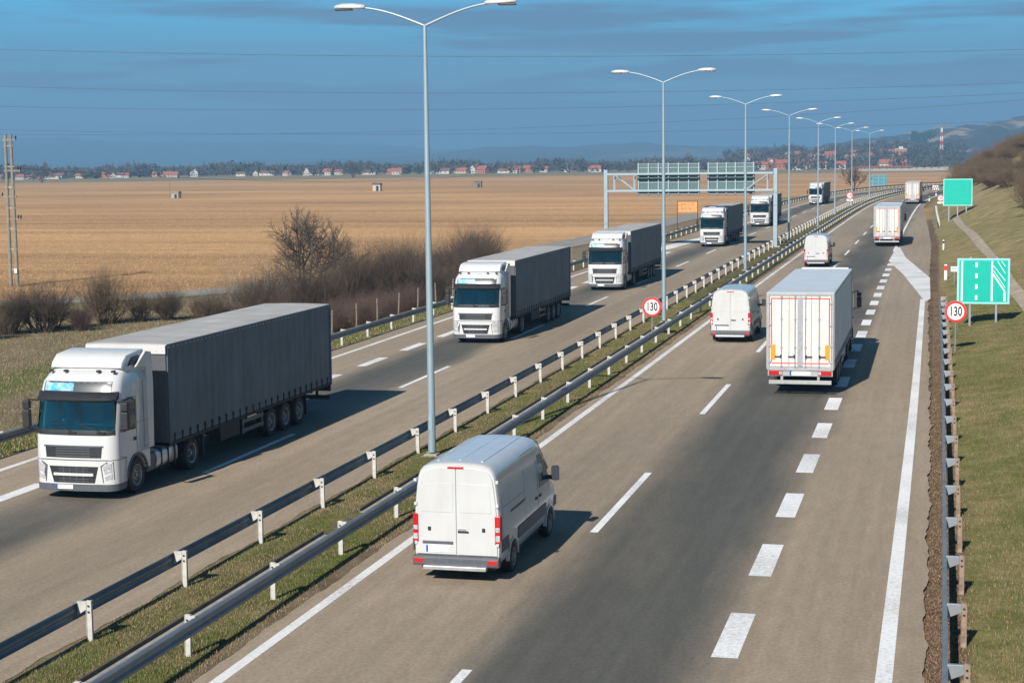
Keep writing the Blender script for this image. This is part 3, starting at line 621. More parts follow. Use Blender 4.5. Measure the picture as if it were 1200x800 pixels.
def make_truck(kind):
    dark = kind == 'dark'
    t = thing('lorry', 'x', 'lorry', (0, 0, 0))
    W = M['white'] if dark else M['white']
    b = MB(); zs = [1.14, 1.5, 1.9, 2.3, 2.8, 3.05, 3.25, 3.42, 3.52, 3.60, 3.63]
    rings = []
    for z in [1.14, 1.5, 1.9, 1.955, 1.97, 2.3, 2.77, 2.785, 3.05, 3.25, 3.42, 3.52, 3.60, 3.63]: rings.append(cab_ring(z, -2.25, rec=1 if 1.96 < z < 2.78 else 0))
    b.loft(rings); b.f = [f[::-1] for f in b.f] if False else b.f
    cab = b.build('cab', W, t, angle=38)
    # lower front with headlamp housings, side skirts with wheel arch
    b = MB(); b.loft([cab_ring(z, -.86) for z in (.46, .7, 1.0, 1.12)]); b.build('front_valance', W, cab, angle=38, bevel=.0)
    for sx in (-1, 1):
        b = MB(); b.prism_x(arch_profile(-2.25, -.80, .62, 1.139, -1.42, .50, .60), sx * 1.02, sx * 1.235); b.build('wheel_arch', W, cab, bevel=.01)
        b = MB(); n = 14; rr = []
        for a in np.linspace(.05, math.pi - .05, n):
            rr.append([(sx * xx, -1.42 + rad * math.cos(a), .50 + rad * math.sin(a)) for xx, rad in ((1.20, .60), (1.20, .66), (1.26, .66), (1.26, .60))])
        b.loft(rr); b.build('arch_lip', M['grey'], cab)
        b = MB(); b.box(sx * .98, sx * 1.22, -.80, -.62, .30, .66) if sx > 0 else b.box(-1.22, -.98, -.80, -.62, .30, .66); b.build('step', M['grey'], cab, bevel=.02)
        # door outline and handle, window
        b = MB(); X = sx * 1.246
        def edge(pa, pb, w=.012):
            (ya, za), (yb, zb) = pa, pb; d = Vector((yb - ya, zb - za)).normalized(); nx = Vector((-d.y, d.x)) * w / 2
            b.prism_x([(ya + nx.x, za + nx.y), (yb + nx.x, zb + nx.y), (yb - nx.x, zb - nx.y), (ya - nx.x, za - nx.y)], X - .004 * 1, X + .004 * 1)
        edge((-.36, 1.9), (-.36, 1.2)); edge((-.36, 1.2), (-.75, 1.13)); edge((-1.42, 1.16), (-1.42, 2.75)); edge((-1.42, 2.75), (-.9, 2.78)); edge((-1.9, 1.2), (-1.9, 3.2)); edge((-1.42, 2.0), (-2.2, 2.0), .008)
        b.build('door_seam', M['grey'], cab)
        b = MB(); b.prism_x([(-.50, 1.93), (-1.32, 1.90), (-1.34, 2.62), (-1.15, 2.72), (-.66, 2.70)], sx * 1.225, sx * 1.252); b.build('side_window', M['glass'], cab, bevel=.01)
        b = MB(); b.prism_x([(-.44, 1.87), (-1.37, 1.84), (-1.39, 2.65), (-1.18, 2.77), (-.60, 2.75)], sx * 1.222, sx * 1.2485); b.build('window_trim', M['dark'], cab, bevel=.005)
        b = MB(); b.box(min(X, X + sx * .02), max(X, X + sx * .02), -1.36, -1.22, 1.52, 1.62); b.build('door_handle', M['dark'], cab, bevel=.006)
        # mirrors
        mi = MB(); xa = sx * 1.50; mi.box(xa - .11, xa + .11, -.34, -.16, 1.98, 2.48); o = mi.build('mirror', M['dark'], t, bevel=.04)
        mi = MB(); mi.box(xa - .105, xa + .105, -.34, -.17, 2.50, 2.74); mi.build('wide_mirror', M['dark'], o, bevel=.035)
        mi = MB(); mi.tube([(sx * 1.22, -.45, 2.72), (sx * 1.46, -.27, 2.77), (sx * 1.50, -.25, 2.6)], .022, 6); mi.tube([(sx * 1.22, -.45, 1.93), (sx * 1.46, -.27, 1.93), (sx * 1.50, -.25, 2.05)], .022, 6); mi.build('mirror_arm', M['dark'], o)
        mi = MB(); mi.box(xa - .085, xa + .085, -.345, -.338, 2.03, 2.43); mi.build('mirror_glass', M['inner'], o)
        # headlamps
        h = MB(); V = [(sx * .83, .96), (sx * 1.0, 1.06), (sx * 1.12, 1.06), (sx * 1.13, .62), (sx * .90, .56)]
        def poly_front(b, pr, off, th=.04):
            n = len(pr); a = sum(pr[i][0] * pr[(i + 1) % n][1] - pr[(i + 1) % n][0] * pr[i][1] for i in range(n))
            if a > 0: pr = pr[::-1]
            fr = [(x, cab_front(x, z) + off, z) for x, z in pr]; bk = [(x, cab_front(x, z) + off - th, z) for x, z in pr]
            b.add(fr + bk, [tuple(range(n)), tuple(range(n, 2 * n))[::-1]] + [((i + 1) % n, i, n + i, n + (i + 1) % n) for i in range(n)])
        poly_front(h, [(sx * .80, .98), (sx * .98, 1.09), (sx * 1.15, 1.09), (sx * 1.16, .58), (sx * .86, .50)], .008); hl = h.build('headlight', M['grey'], t, bevel=.008)
        h = MB(); poly_front(h, [(sx * .87, .95), (sx * 1.0, 1.05), (sx * 1.10, 1.05), (sx * 1.11, .80), (sx * .92, .74)], .016); poly_front(h, [(sx * .92, .70), (sx * 1.11, .76), (sx * 1.11, .61), (sx * .93, .56)], .016)
        h.build('lens', M['clear'], hl, bevel=.01)
        h = MB(); poly_front(h, [(sx * .86, .46 + .02), (sx * 1.16, .55), (sx * 1.17, .44), (sx * .9, .38)], .012); h.build('fog_light', M['clear'], t, bevel=.01)
    b = MB(); front_panel(b, -1.13, 1.13, 1.96, 2.80, .014, n=16, nz=5, trap=-.03); b.build('windscreen', M['screen'], t)
    b = MB(); b.box(-1.0, 1.0, -.62, -.16, 1.96, 2.03); b.box(.28, .92, -.62, -.34, 2.03, 2.13); b.build('dashboard', M['dash'], t, bevel=.02)
    b = MB(); b.box(-1.1, 1.1, -1.348, -1.33, 1.975, 2.76); b.build('cabin_rear', M['cabin'], t)
    for x in (-.56, .56):
        b = MB(); b.box(x - .26, x + .26, -1.25, -1.1, 1.98, 2.50); b.box(x - .14, x + .14, -1.24, -1.12, 2.52, 2.70); b.build('seat', M['seat'], t, bevel=.05)
    b = MB(); b.tube([(-.6 + .0 + .21 * math.cos(a) * -1 + 1.2, -.74 + .05 * math.sin(a), 2.08 + .14 * math.sin(a)) for a in np.linspace(0, 2 * math.pi, 20)], .018, 6); b.build('steering_wheel', M['dark'], t)
    b = MB(); front_panel(b, -1.19, 1.19, 1.83, 1.965, .022, n=16, nz=2); b.build('cowl', M['dark'], t)
    b = MB()
    for x0, x1 in ((-.85, -.25), (.0, .62)):
        P0 = Vector((x0, cab_front(x0, 1.93) + .04, 1.93)); P1 = Vector((x1 * .8 - .0, cab_front(x1, 2.10) + .035, 2.13)); b.tube([P0, P1], .012, 5)
        b.box(x0 - .12, x0 + .12, P0.y - .02, P0.y + .02, 1.87, 1.93)
    b.build('wiper', M['black'], t)
    b = MB(); front_panel(b, -1.02, 1.02, 2.99, 3.27, .014, n=14, nz=3); sg = b.build('roof_panel', M['inner'], t)
    b = MB(); front_panel(b, .08, .98, 3.02, 3.23, .022, n=10, nz=3); b.build('fascia_sign', M['blue'], sg)
    # sun visor
    b = MB(); rings = []
    for x in np.linspace(-1.2, 1.2, 17):
        y0_ = cab_front(x, 2.85); rings.append([(x, y0_ + .00, 2.80), (x, y0_ + .16, 2.76), (x, y0_ + .18, 2.80), (x, y0_ + .0, 3.0), (x, y0_ - .03, 3.0)])
    b.loft(rings); b.build('sun_visor', M['dark'], t, angle=50)
    # grilles and bumper
    b = MB(); front_panel(b, -.86, .86, 1.20, 1.50, .008, n=12, nz=2, trap=.03); gr = b.build('upper_grille', M['dark'], t)
    b = MB()
    for z in (1.25, 1.32, 1.39, 1.46): front_panel(b, -.52, .52, z - .012, z + .012, .026, n=8, nz=1, th=.02)
    front_panel(b, -.9, .9, 1.50, 1.54, .018, n=12, nz=1, th=.03); b.build('grille_slat', M['grey'], gr)
    b = MB(); front_panel(b, -.74, .74, .50, .96, .010, n=12, nz=3, trap=.12); gr = b.build('lower_grille', M['dark'], t)
    b = MB(); front_panel(b, -.60, .60, .70, .775, .045, n=12, nz=1, th=.04); b.build('grille_bar', W, gr)
    b = MB()
    for z in (.55, .61, .84, .90): front_panel(b, -.45, .45, z - .008, z + .008, .022, n=8, nz=1, th=.02)
    for x in (-.3, -.1, .1, .3): front_panel(b, x - .01, x + .01, .52, .69, .022, n=1, nz=1, th=.02); front_panel(b, x - .01, x + .01, .78, .94, .022, n=1, nz=1, th=.02)
    b.build('grille_slat', M['grey'], gr)
    b = MB(); front_panel(b, -1.15, 1.15, 1.125, 1.15, .006, n=14, nz=1, th=.03); b.build('hood_seam', M['grey'], t)
    b = MB(); b.loft([[(x, y + .015, z) for x, y, _ in cab_ring(.6, -.8)] for z in (.27, .30, .455)]); b.build('bumper', M['grey'], t, angle=40)
    b = MB(); b.mat = 0; b.box(.02, .54, .0, .025, .33, .445); b.mat = 1; b.box(.485, .541, .0, .027, .329, .446); b.build('licence_plate', [M['plate'], M['plateb']], t)
    # air deflector, side fairings
    b = MB(); rings = []
    for hw, dy in ((1.10, .06), (1.07, 0), (-1.07, 0), (-1.10, .06)):
        rings.append([(hw, y - dy if i < 4 else y, z - dy * .8) for i, (y, z) in enumerate([(-.92, 3.60), (-1.0, 3.74), (-1.25, 3.93), (-2.0, 4.0), (-2.3, 4.0), (-2.3, 3.5), (-1.2, 3.5)])])
    b.loft(rings); b.build('air_deflector', W, t, angle=40, bevel=.02)
    for sx in (-1, 1):
        b = MB(); b.prism_x([(-2.2, 1.15), (-2.56, 1.15), (-2.62, 3.0), (-2.55, 3.88), (-2.2, 3.95), (-1.55, 3.56), (-2.2, 3.5)], sx * 1.14, sx * 1.22); b.build('side_fairing', W, t, bevel=.01)
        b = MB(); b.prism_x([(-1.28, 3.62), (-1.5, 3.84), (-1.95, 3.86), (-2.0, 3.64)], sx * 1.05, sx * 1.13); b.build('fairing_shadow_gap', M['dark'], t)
    b = MB()
    for x in (-.95, -.5, .5, .95): b.box(x - .05, x + .05, -.78, -.66, 3.50, 3.56)
    b.build('marker_light', M['dark'], t, bevel=.01)
    # chassis
    b = MB()
    for sx in (-1, 1): b.box(sx * .42 - .05, sx * .42 + .05, -6.2, -.6, .65, .95)
    b.box(-.6, .6, -5.7, -4.4, .95, 1.12); b.box(-.9, .9, -2.9, -2.3, .5, 1.0); b.box(-.42, .42, -4.6, -3.2, .6, .9); b.box(-1.1, 1.1, -1.9, -.9, .42, .60); b.build('chassis', M['chassis'], t)
    for sx in (-1, 1):
        b = MB(); rings = []
        for y in (-2.75, -2.78, -4.1, -4.13):
            k = 0 if y in (-2.78, -4.1) else .03
            rings.append([(sx * (.92 + (.30 - k) * sg_ * (abs(math.cos(a)) ** .55) * (1)), y, .72 + (.29 - k) * (abs(math.sin(a)) ** .55) * (1 if math.sin(a) > 0 else -1)) for a in np.linspace(0, 2 * math.pi, 20, endpoint=False) for sg_ in [1 if math.cos(a) > 0 else -1]])
        b.loft(rings); 
        if sx < 0: b.f = [f[::-1] for f in b.f]
        b.f = [f[::-1] for f in b.f]
        tk = b.build('fuel_tank', M['alu'], t, angle=45)
        b = MB()
        for y in (-3.0, -3.45, -3.9): b.box(min(sx * .6, sx * 1.235), max(sx * .6, sx * 1.235), y - .03, y + .03, .42, 1.025)
        b.build('tank_strap', M['chassis'], tk)
        b = MB(); b.box(min(sx * .75, sx * 1.18), max(sx * .75, sx * 1.18), -2.68, -2.1, .45, .95); b.build('step_box', M['grey'], t, bevel=.03)
        b = MB(); rr = []
        for a in np.linspace(.25, math.pi - .25, 12): rr.append([(sx * xx, -5.1 + rad * math.cos(a), .52 + rad * math.sin(a)) for xx, rad in ((.60, .60), (.60, .63), (1.24, .63), (1.24, .60))])
        b.loft(rr); b.build('mudguard', M['chassis'], t)
        wheel(t, sx * 1.06, -1.42, .51, .51, .31, sx); wheel(t, sx * .94, -5.1, .51, .51, .56, sx)
    trailer(t, dark)
    return t

def trailer(t, dark):
    F0, F1 = -2.95, -16.85; hw = 1.275; n0 = len(kids(t))
    CT = M['tarp'] if dark else M['wtarp']
    # bed and wheels
    b = MB(); b.box(-hw + .02, hw - .02, F1, F0, 1.06, 1.19); bed = b.build('trailer_bed', M['chassis'] if dark else M['frame'], t, bevel=.01)
    b = MB()
    for sx in (-1, 1): b.box(sx * .5 - .07, sx * .5 + .07, F1 + .1, -4.0, .78, 1.06)
    for y in (-7, -8.5, -10, -13, -15): b.box(-1.2, 1.2, y - .05, y + .05, .92, 1.055)
    b.build('trailer_beam', M['chassis'], t)
    for sx in (-1, 1):
        for y in (-10.95, -12.26, -13.57):
            wheel(t, sx * 1.06, y, .50, .50, .38, sx)
        b = MB(); b.box(min(sx * .85, sx * 1.0), max(sx * .85, sx * 1.0), -6.0, -5.86 + .0, .25, 1.06); b.box(min(sx * .8, sx * 1.05), max(sx * .8, sx * 1.05), -6.08, -5.78, .2, .25); b.build('landing_leg', M['chassis'], t)
        b = MB(); a_, c_ = sorted((sx * .80, sx * 1.22)); b.box(a_, c_, -8.3, -6.75, .50, 1.04); b.build('pallet_box', M['chassis'] if dark else M['frame'], t, bevel=.02)
        b = MB(); a_, c_ = sorted((sx * 1.19, sx * 1.225)); b.box(a_, c_, -10.3, -8.5, .50, .62); b.box(a_, c_, -10.3, -8.5, .80, .92)
        for y in (-10.2, -8.6): b.box(a_, c_, y - .04, y + .04, .45, 1.05)
        b.build('side_guard', M['alu'] if not dark else M['grey'], t)
        b = MB(); a_, c_ = sorted((sx * .78, sx * 1.22)); b.box(a_, c_, -14.35, -14.32, .25, .95); b.build('mudflap', M['black'], t)
    # curtain sides: shallow vertical ripples, top rail, buckles on the bottom edge
    for sx in (-1, 1):
        n = 96; V = []; F = []
        for j, (z, k) in enumerate(((1.10, .7), (1.2, 1.0), (2.0, 1.2), (3.0, 1.0), (3.86, .3))):
            for i in range(n + 1):
                y = F0 - .14 + (F1 + .10 - F0 + .14) * i / n; w = (.010 if dark else .016) * k * (math.sin(i * 2 * math.pi / (n / 27.0)) + .5 * math.sin(i * .9 + j * .6))
                if not dark: w = .012 * k * math.sin(i * 2 * math.pi / 4.0)
                V.append((sx * (hw + w), y, z))
        m_ = len(V)
        V += [(sx * (hw - .04), v[1], v[2]) for v in V[:m_]]
        for j in range(4):
            for i in range(n):
                a = j * (n + 1) + i; q = (a, a + 1, a + n + 2, a + n + 1); q2 = tuple(m_ + i_ for i_ in q[::-1])
                F += [q if sx < 0 else q[::-1], q2 if sx < 0 else q2[::-1]]
        b = MB(); b.add(V, F)
        for q in range(0): pass
        cu = b.build('curtain', CT, t, angle=60)
        b = MB(); a_, c_ = sorted((sx * (hw - .03), sx * (hw + .028)))
        b.box(a_, c_, F1, F0, 3.86, 3.985); b.box(a_, c_, F0 - .13, F0, 1.06, 3.86); b.box(a_, c_, F1, F1 + .10, 1.06, 3.86); b.build('side_frame', M['tarp'] if dark else M['frame'], t, bevel=.006)
        a_, c_ = sorted((sx * (hw + .004), sx * (hw + .028))); b = MB(); b.prism_x([(-.022, 1.06), (.022, 1.06), (.022, 1.24), (.05, 1.24), (.05, 1.31), (.022, 1.31), (.022, 1.34), (-.022, 1.34), (-.022, 1.31), (-.05, 1.31), (-.05, 1.24), (-.022, 1.24)], a_, c_)
        bk = b.build('tarp_buckle', M['black'] if dark else M['tarprail'], cu); bk.location.y = F0 - .35
        for k in range(1, 25): c2 = copy_tree(bk, cu); c2.location.y = F0 - .35 - k * .545
        b = MB(); a_, c_ = sorted((sx * (hw - .02), sx * (hw + .012))); b.box(a_, c_, F1, F0, 1.0, 1.075); b.build('lower_rail', M['chassis'] if dark else M['frame'], t)
    # front wall with rounded headboard, roof
    b = MB(); b.box(-hw + .02, hw - .02, F0, F0 + .05, 1.1, 3.94); b.build('front_wall', M['grey'], t, bevel=.01)
    b = MB(); b.box(-hw + .0, hw, F0 + .052, F0 + .10, 3.72, 3.97)
    for k in range(12): b.box(-1.2 + k * .21, -1.17 + k * .21, F0 + .10, F0 + .115, 3.80, 3.84)
    b.build('headboard', M['plasticw'] if dark else M['frame'], t, bevel=.01)
    n = 30; V = []; F = []
    for i in range(n + 1):
        y = F0 + .05 + (F1 - F0 - .05) * i / n
        for j in range(7):
            x = -hw - .012 + (2 * hw + .024) * j / 6; z = 4.0 + (.018 * math.sin(i * 2.1) * math.sin(math.pi * j / 6) + .02 * math.sin(math.pi * j / 6) if dark else .004)
            V.append((x, y, z))
    for i in range(n):
        for j in range(6): a = i * 7 + j; F.append((a + 1, a, a + 7, a + 8))
    m_ = len(V); V += [(x, y, 3.96) for x, y, z in V]
    per = [j for j in range(7)] + [i * 7 + 6 for i in range(1, n + 1)] + [n * 7 + j for j in range(5, -1, -1)] + [i * 7 for i in range(n - 1, 0, -1)]
    for i in range(len(per)): a, c = per[i], per[(i + 1) % len(per)]; F.append((a, c, c + m_, a + m_))
    b = MB(); b.add(V, F); b.build('roof', M['roof'] if dark else M['roofw'], t, angle=40)
    if dark:
        b = MB()
        for sx in (-1, 1):
            for k in range(36): y = F0 - .1 - k * .29; a_, c_ = sorted((sx * (hw + .029), sx * (hw + .04))); b.box(a_, c_, y - .05, y + .05, 3.88, 3.93)
        b.build('roof_lacing', M['tarprail'], t)
    # rear: frame, doors, lights, bumper
    b = MB(); b.box(-hw, -hw + .09, F1 - .06, F1, 1.0, 3.99); b.box(hw - .09, hw, F1 - .06, F1, 1.0, 3.99); b.box(-hw + .09, hw - .09, F1 - .06, F1, 3.88, 3.99); b.box(-hw + .09, hw - .09, F1 - .06, F1, .98, 1.12); b.build('rear_frame', M['frame'], t, bevel=.01)
    for sx in (-1, 1):
        a_, c_ = sorted((sx * .012, sx * (hw - .10))); b = MB(); b.box(a_, c_, F1 - .045, F1 + .0, 1.13, 3.87); dr = b.build('rear_door', M['door'] if not dark else M['frame'], t, bevel=.012)
        b = MB()
        for x in (.20, .72):
            b.tube([(sx * x, F1 - .085, 1.10), (sx * x, F1 - .085, 3.9)], .017, 7)
            for z in (1.16, 1.9, 3.0, 3.84): b.box(sx * x - .035, sx * x + .035, F1 - .10, F1 - .047, z - .03, z + .03)
        b.build('lock_rod', M['alu'], dr)
        b = MB()
        for x in (.20, .72): b.box(*sorted((sx * x, sx * (x + .26))), F1 - .115, F1 - .095, 1.52, 1.55); b.box(sx * (x + .02) - .03, sx * (x + .02) + .03, F1 - .12, F1 - .08, 1.48, 1.60)
        b.build('lock_handle', M['dark'], dr)
        b = MB()
        for z in (1.3, 1.95, 2.75, 3.6): b.box(sx * (hw - .10) - .05, sx * (hw - .10) + .05, F1 - .085, F1 - .062, z - .035, z + .035)
        b.build('hinge', M['alu'], dr)
        if not dark:
            b = MB(); z_ = F1 - .0475
            b.box(*sorted((sx * 1.085, sx * 1.13)), z_ - .002, z_ + .001, 1.30, 3.80); b.box(*sorted((sx * .05, sx * 1.084)), z_ - .002, z_ + .001, 3.755, 3.80); b.box(*sorted((sx * .05, sx * 1.084)), z_ - .002, z_ + .001, 1.245, 1.285); b.build('reflective_tape', M['redtape'], dr)
            b = MB(); b.box(*sorted((sx * .95, sx * 1.13)), F1 - .062, F1 - .050, 1.42, 1.98); b.build('warning_plate', M['orange'], dr)
            b = MB(); b.box(*sorted((sx * .42, sx * .435)), F1 - .049, F1 - .044, 1.14, 3.86); b.build('door_seam', M['grey'], dr)
        b = MB(); b.box(*sorted((sx * .68, sx * 1.20)), F1 - .06, F1 + .02, .80, .97); tl = b.build('tail_light', M['red'], t, bevel=.01)
        b = MB(); b.box(*sorted((sx * .69, sx * .80)), F1 - .066, F1 - .055, .83, .94); b.build('reverse_lens', M['clear'], tl)
    if not dark:
        b = MB(); b.box(-.10, .10, F1 - .06, F1 - .046, 1.14, 3.86); b.build('centre_seal', M['alu'], t, bevel=.01)
    b = MB(); b.box(-hw + .03, hw - .03, F1 - .02, F1 + .08, .76, .98); b.build('light_bar', M['chassis'] if dark else M['frame'], t, bevel=.01)
    b = MB(); b.box(-.40, .40, F1 - .035, F1 - .021, .80, .95); b.mat = 1; b.box(-.40, -.33, F1 - .038, F1 - .020, .80, .95); b.build('licence_plate', [M['plate'], M['plateb']], t)
    b = MB(); b.box(-1.2, 1.2, F1 - .05, F1 + .07, .45, .60)
    for x in (-.7, .7): b.box(x - .05, x + .05, F1, F1 + .06, .60, .9)
    b.build('rear_bumper', M['frame'] if not dark else M['chassis'], t, bevel=.01)
    b = MB()
    for k in (-.9, -.35, .35, .9): b.box(k - .05, k + .05, F1 - .075, F1 - .05, .985, 1.05)
    b.build('rear_fitting', M['alu'] if not dark else M['chassis'], t)
    for c in kids(t)[n0:]: c.location.y -= .5

td = make_truck('dark')
front = [(42.6, 'white lorry with dark grey curtain trailer, the nearest and largest of the oncoming ones'),
         (83.3, 'second oncoming white lorry with dark grey trailer, beside the dark roadside thicket'),
         (118, 'third oncoming white lorry with dark grey trailer, in front of the gantry pole'),
         (176, 'fourth oncoming lorry with dark grey trailer, under the gantry beside the orange board'),
         (226, 'fifth oncoming lorry with dark grey trailer, just beyond the gantry right pole'),
         (325, 'farthest oncoming lorry with dark trailer, small between the distant street lamps')]
for k, (y, lb) in enumerate(front):
    loc = ((-23.25, -22.68, -22.6, -22.5, -22.7, -23.0)[k] + float(cY(y)), y, 0); rz = math.pi - sl(y) * 1
    if k == 0: td.location = loc; td.rotation_euler = (0, 0, rz); td['label'] = lb; td['group'] = 'oncoming lorries with dark trailers'
    else: copy_tree(td, None, loc, rz, 1, lb, 'oncoming lorries with dark trailers')
tw = make_truck('white')
for k, (x, y, lb) in enumerate([(-5.33, 66.8, 'lorry with white box trailer and red-edged rear doors, the nearest one seen from behind'),
                                (-5.45, 176.6, 'second lorry with white trailer driving away, beside the exit lane marking'),
                                (-5.1, 326, 'farthest lorry with white trailer driving away, small at the bend')]):
    loc = (x, y + 17.35, 0); rz = -sl(y)
    if k == 0: tw.location = loc; tw.rotation_euler = (0, 0, rz); tw['label'] = lb; tw['group'] = 'lorries with white trailers driving away'
    else: copy_tree(tw, None, loc, rz, 1, lb, 'lorries with white trailers driving away')

# ------------------------------------------------------------------ van (local: rear at y=0, forward +y)
VS = [(.90, .38), (.965, .48), (.985, .62), (.995, .80), (1.0, 1.05), (.995, 1.3), (.975, 1.6), (.95, 1.9), (.92, 2.15), (.885, 2.36), (.84, 2.47), (.76, 2.555), (.62, 2.61), (.42, 2.64), (.2, 2.652), (0, 2.655)]
WX = [(1.15, .64), (4.85, .64)]
def van_top(y): return float(np.interp(y, [0, 3.9, 4.15, 4.35, 5.05, 5.2, 5.75, 5.95, 6.02], [2.655, 2.655, 2.62, 2.50, 1.62, 1.50, 1.22, 1.0, .8]))
def van_ring(y, inset=0.):
    out = []; zt = van_top(y); zb = .38
    k = 1.0
    if y < .12: k = 1 - .035 * (1 - y / .12) ** 2
    if y > 5.2: k = 1 - .16 * ((y - 5.2) / .82) ** 2
    for x, z in VS:
        if zt < 2.655:
            zc = min(1.45, zt * .75)
            if z > zc: z = zc + (z - zc) * (zt - zc) / (2.655 - zc)
        if y < .12: z = .40 + (z - .40) * (1 - .012 * (1 - y / .12) ** 2)
        za = 0
        for yc, r_ in WX:
            r = .44
            if abs(y - yc) < r: za = max(za, .34 + math.sqrt(r * r - (y - yc) ** 2) * .98)
        out.append([x * k - inset, y, max(z, za)])
    R_ = [(a, b_, c) for a, b_, c in out]; Lf = [(-a, b_, c) for a, b_, c in out[::-1]][1:]
    return R_ + Lf
def van_x(y, z): return float(np.interp(z, [p[1] for p in VS], [p[0] for p in VS]))
def make_van():
    t = thing('van', 'x', 'van', (0, 0, 0)); P = M['vanwhite']
    ys = sorted(set([0, .03, .07, .12, .4] + list(np.round(np.linspace(.71, 1.59, 17), 3)) + [1.9, 2.4, 2.9, 3.4, 3.9, 4.05, 4.2, 4.35] + list(np.round(np.linspace(4.41, 5.29, 17), 3)) + [5.2, 5.45, 5.6, 5.75, 5.85, 5.95, 6.02]))
    b = MB(); rg = [van_ring(y) for y in ys]; b.loft(rg); b.f = [f[::-1] for f in b.f]; body = b.build('body', P, t, angle=34)
    b = MB(); b.box(-.84, .84, .1, 5.8, .26, .55)
    for yc, _ in WX: b.box(-.86, .86, yc - .46, yc + .46, .5, .84)
    b.build('underbody', M['chassis'], t)
    # rear doors
    prof = [(x * .93, .50 + (z - .50) * .955) for x, z in VS if z > .55]
    for sx in (-1, 1):
        pts = [(sx * .008, .60)] + [(sx * min(x, .925), z) for x, z in [(.925, .60)] + prof[2:-1]] + [(sx * .008, prof[-1][1])]
        b = MB(); b.prism_y(pts, -.03, .02); d = b.build('rear_door', P, t, bevel=.012, angle=40)
        # window-shaped pressing
        b = MB(); b.prism_y([(sx * .07, 1.55), (sx * .80, 1.55), (sx * .76, 2.12), (sx * .72, 2.18), (sx * .07, 2.20)], -.038, -.029); b.build('door_pressing', P, d, bevel=.006)
        b = MB(); b.lathe_x([(-.02, .001), (0, .04)], 0, 0, 0, 10)
        b = MB(); b.box(sx * .62 - .035, sx * .62 + .035, -.05, -.03, 1.13, 1.22); b.build('lock', M['dark'], d, bevel=.012)
        b = MB()
        for z in (.85, 1.72, 2.25): b.box(*sorted((sx * .90, sx * .965)), -.045, .03, z - .035, z + .035)
        b.build('hinge', P, d, bevel=.008)
        # tail lamp
        b = MB(); b.loft([[(sx * x, y, z) for x, y in ((.87, -.045), (1.0, -.035), (1.018, .10), (.87, .02))] for z in (.86, 1.50)])
        if sx > 0: b.f = [f[::-1] for f in b.f]
        b.f = [f[::-1] for f in b.f]
        tl = b.build('tail_light', M['red'], t, bevel=.02, angle=50)
        b = MB(); b.box(*sorted((sx * .89, sx * .99)), -.052, -.035, .93, 1.06); b.box(*sorted((sx * .89, sx * .99)), -.052, -.035, 1.14, 1.24); b.build('lens', M['clear'], tl, bevel=.02)
        b = MB(); b.box(*sorted((sx * .74, sx * .95)), -.16, -.04, .42, .53); b.build('reflector', M['red'], t, bevel=.012)
        # side mouldings
        b = MB()
        for (ya, yb) in ((-.02, .70), (1.60, 4.40)):
            b.box(*sorted((sx * .985, sx * 1.018)), ya, yb, .66, .94)
        b.box(*sorted((sx * .97, sx * 1.0)), 5.30, 5.6, .66, .9)
        b.build('side_moulding', M['grey'], t, bevel=.012)
        for yc, r_ in WX:
            b = MB(); rr = []
            for a in np.linspace(.0, math.pi, 16): rr.append([(sx * xx, yc + rad * math.cos(a), .34 + rad * .98 * math.sin(a)) for xx, rad in ((.93, .425), (.93, .455), (1.012, .47), (1.012, .425))])
            b.loft(rr); b.build('arch_trim', M['vanwhite'], t)
            wheel(t, sx * .885, yc, .345, .345, .235, sx)
        # seams on the side
        b = MB()
        def seam(y0, z0, y1, z1, w=.014, bb=None):
            bb = bb or b; n = 6
            for i in range(n):
                ya, za, yb, zb = y0 + (y1 - y0) * i / n, z0 + (z1 - z0) * i / n, y0 + (y1 - y0) * (i + 1) / n, z0 + (z1 - z0) * (i + 1) / n
                d = Vector((yb - ya, zb - za)).normalized(); q = Vector((-d.y, d.x)) * w / 2
                xs_ = lambda z: sx * (van_x(0, z) + .0025)
                V = [(xs_(za + q.y), ya + q.x, za + q.y), (xs_(zb + q.y), yb + q.x, zb + q.y), (xs_(zb - q.y), yb - q.x, zb - q.y), (xs_(za - q.y), ya - q.x, za - q.y)]
                V += [(v[0] - sx * .02, v[1], v[2]) for v in V]
                f = [(0, 1, 2, 3), (7, 6, 5, 4), (0, 4, 5, 1), (1, 5, 6, 2), (2, 6, 7, 3), (3, 7, 4, 0)]
                bb.add(V, f if sx < 0 else [q_[::-1] for q_ in f])
        seam(2.35, .45, 2.35, 2.42); seam(3.62, .45, 3.62, 2.42); seam(2.35, 2.42, 3.62, 2.42); seam(3.68, .5, 3.68, 2.3, .01); seam(.28, .5, .28, 2.45, .008); seam(.28, 1.62, 2.3, 1.62, .008)
        b.build('panel_seam', M['grey'], t)
        b = MB(); seam(.95, 1.42, 2.32, 1.42, .06, b); b.build('door_track', M['grey'], t)
        b = MB()
        for y in (3.42, 3.82): b.box(*sorted((sx * .985, sx * 1.02)), y - .09, y + .09, 1.20, 1.26)
        b.build('door_handle', M['dark'], t, bevel=.01)
        # front door window
        b = MB(); V = []
        pr = [(3.78, 1.42), (4.85, 1.40), (4.72, 1.62), (4.30, 2.12), (4.12, 2.20), (3.80, 2.20)]
        o_ = [(sx * (van_x(0, z) * (1 if y < 4.3 else .995) + .008), y, z) for y, z in pr]; i_ = [(x - sx * .05, y, z) for x, y, z in o_]; n = len(pr)
        f = [tuple(range(n)), tuple(range(n, 2 * n))[::-1]] + [((i + 1) % n, i, n + i, n + (i + 1) % n) for i in range(n)]
        b.add(o_ + i_, f if sx > 0 else [q_[::-1] for q_ in f]); b.build('side_window', M['glass'], t)
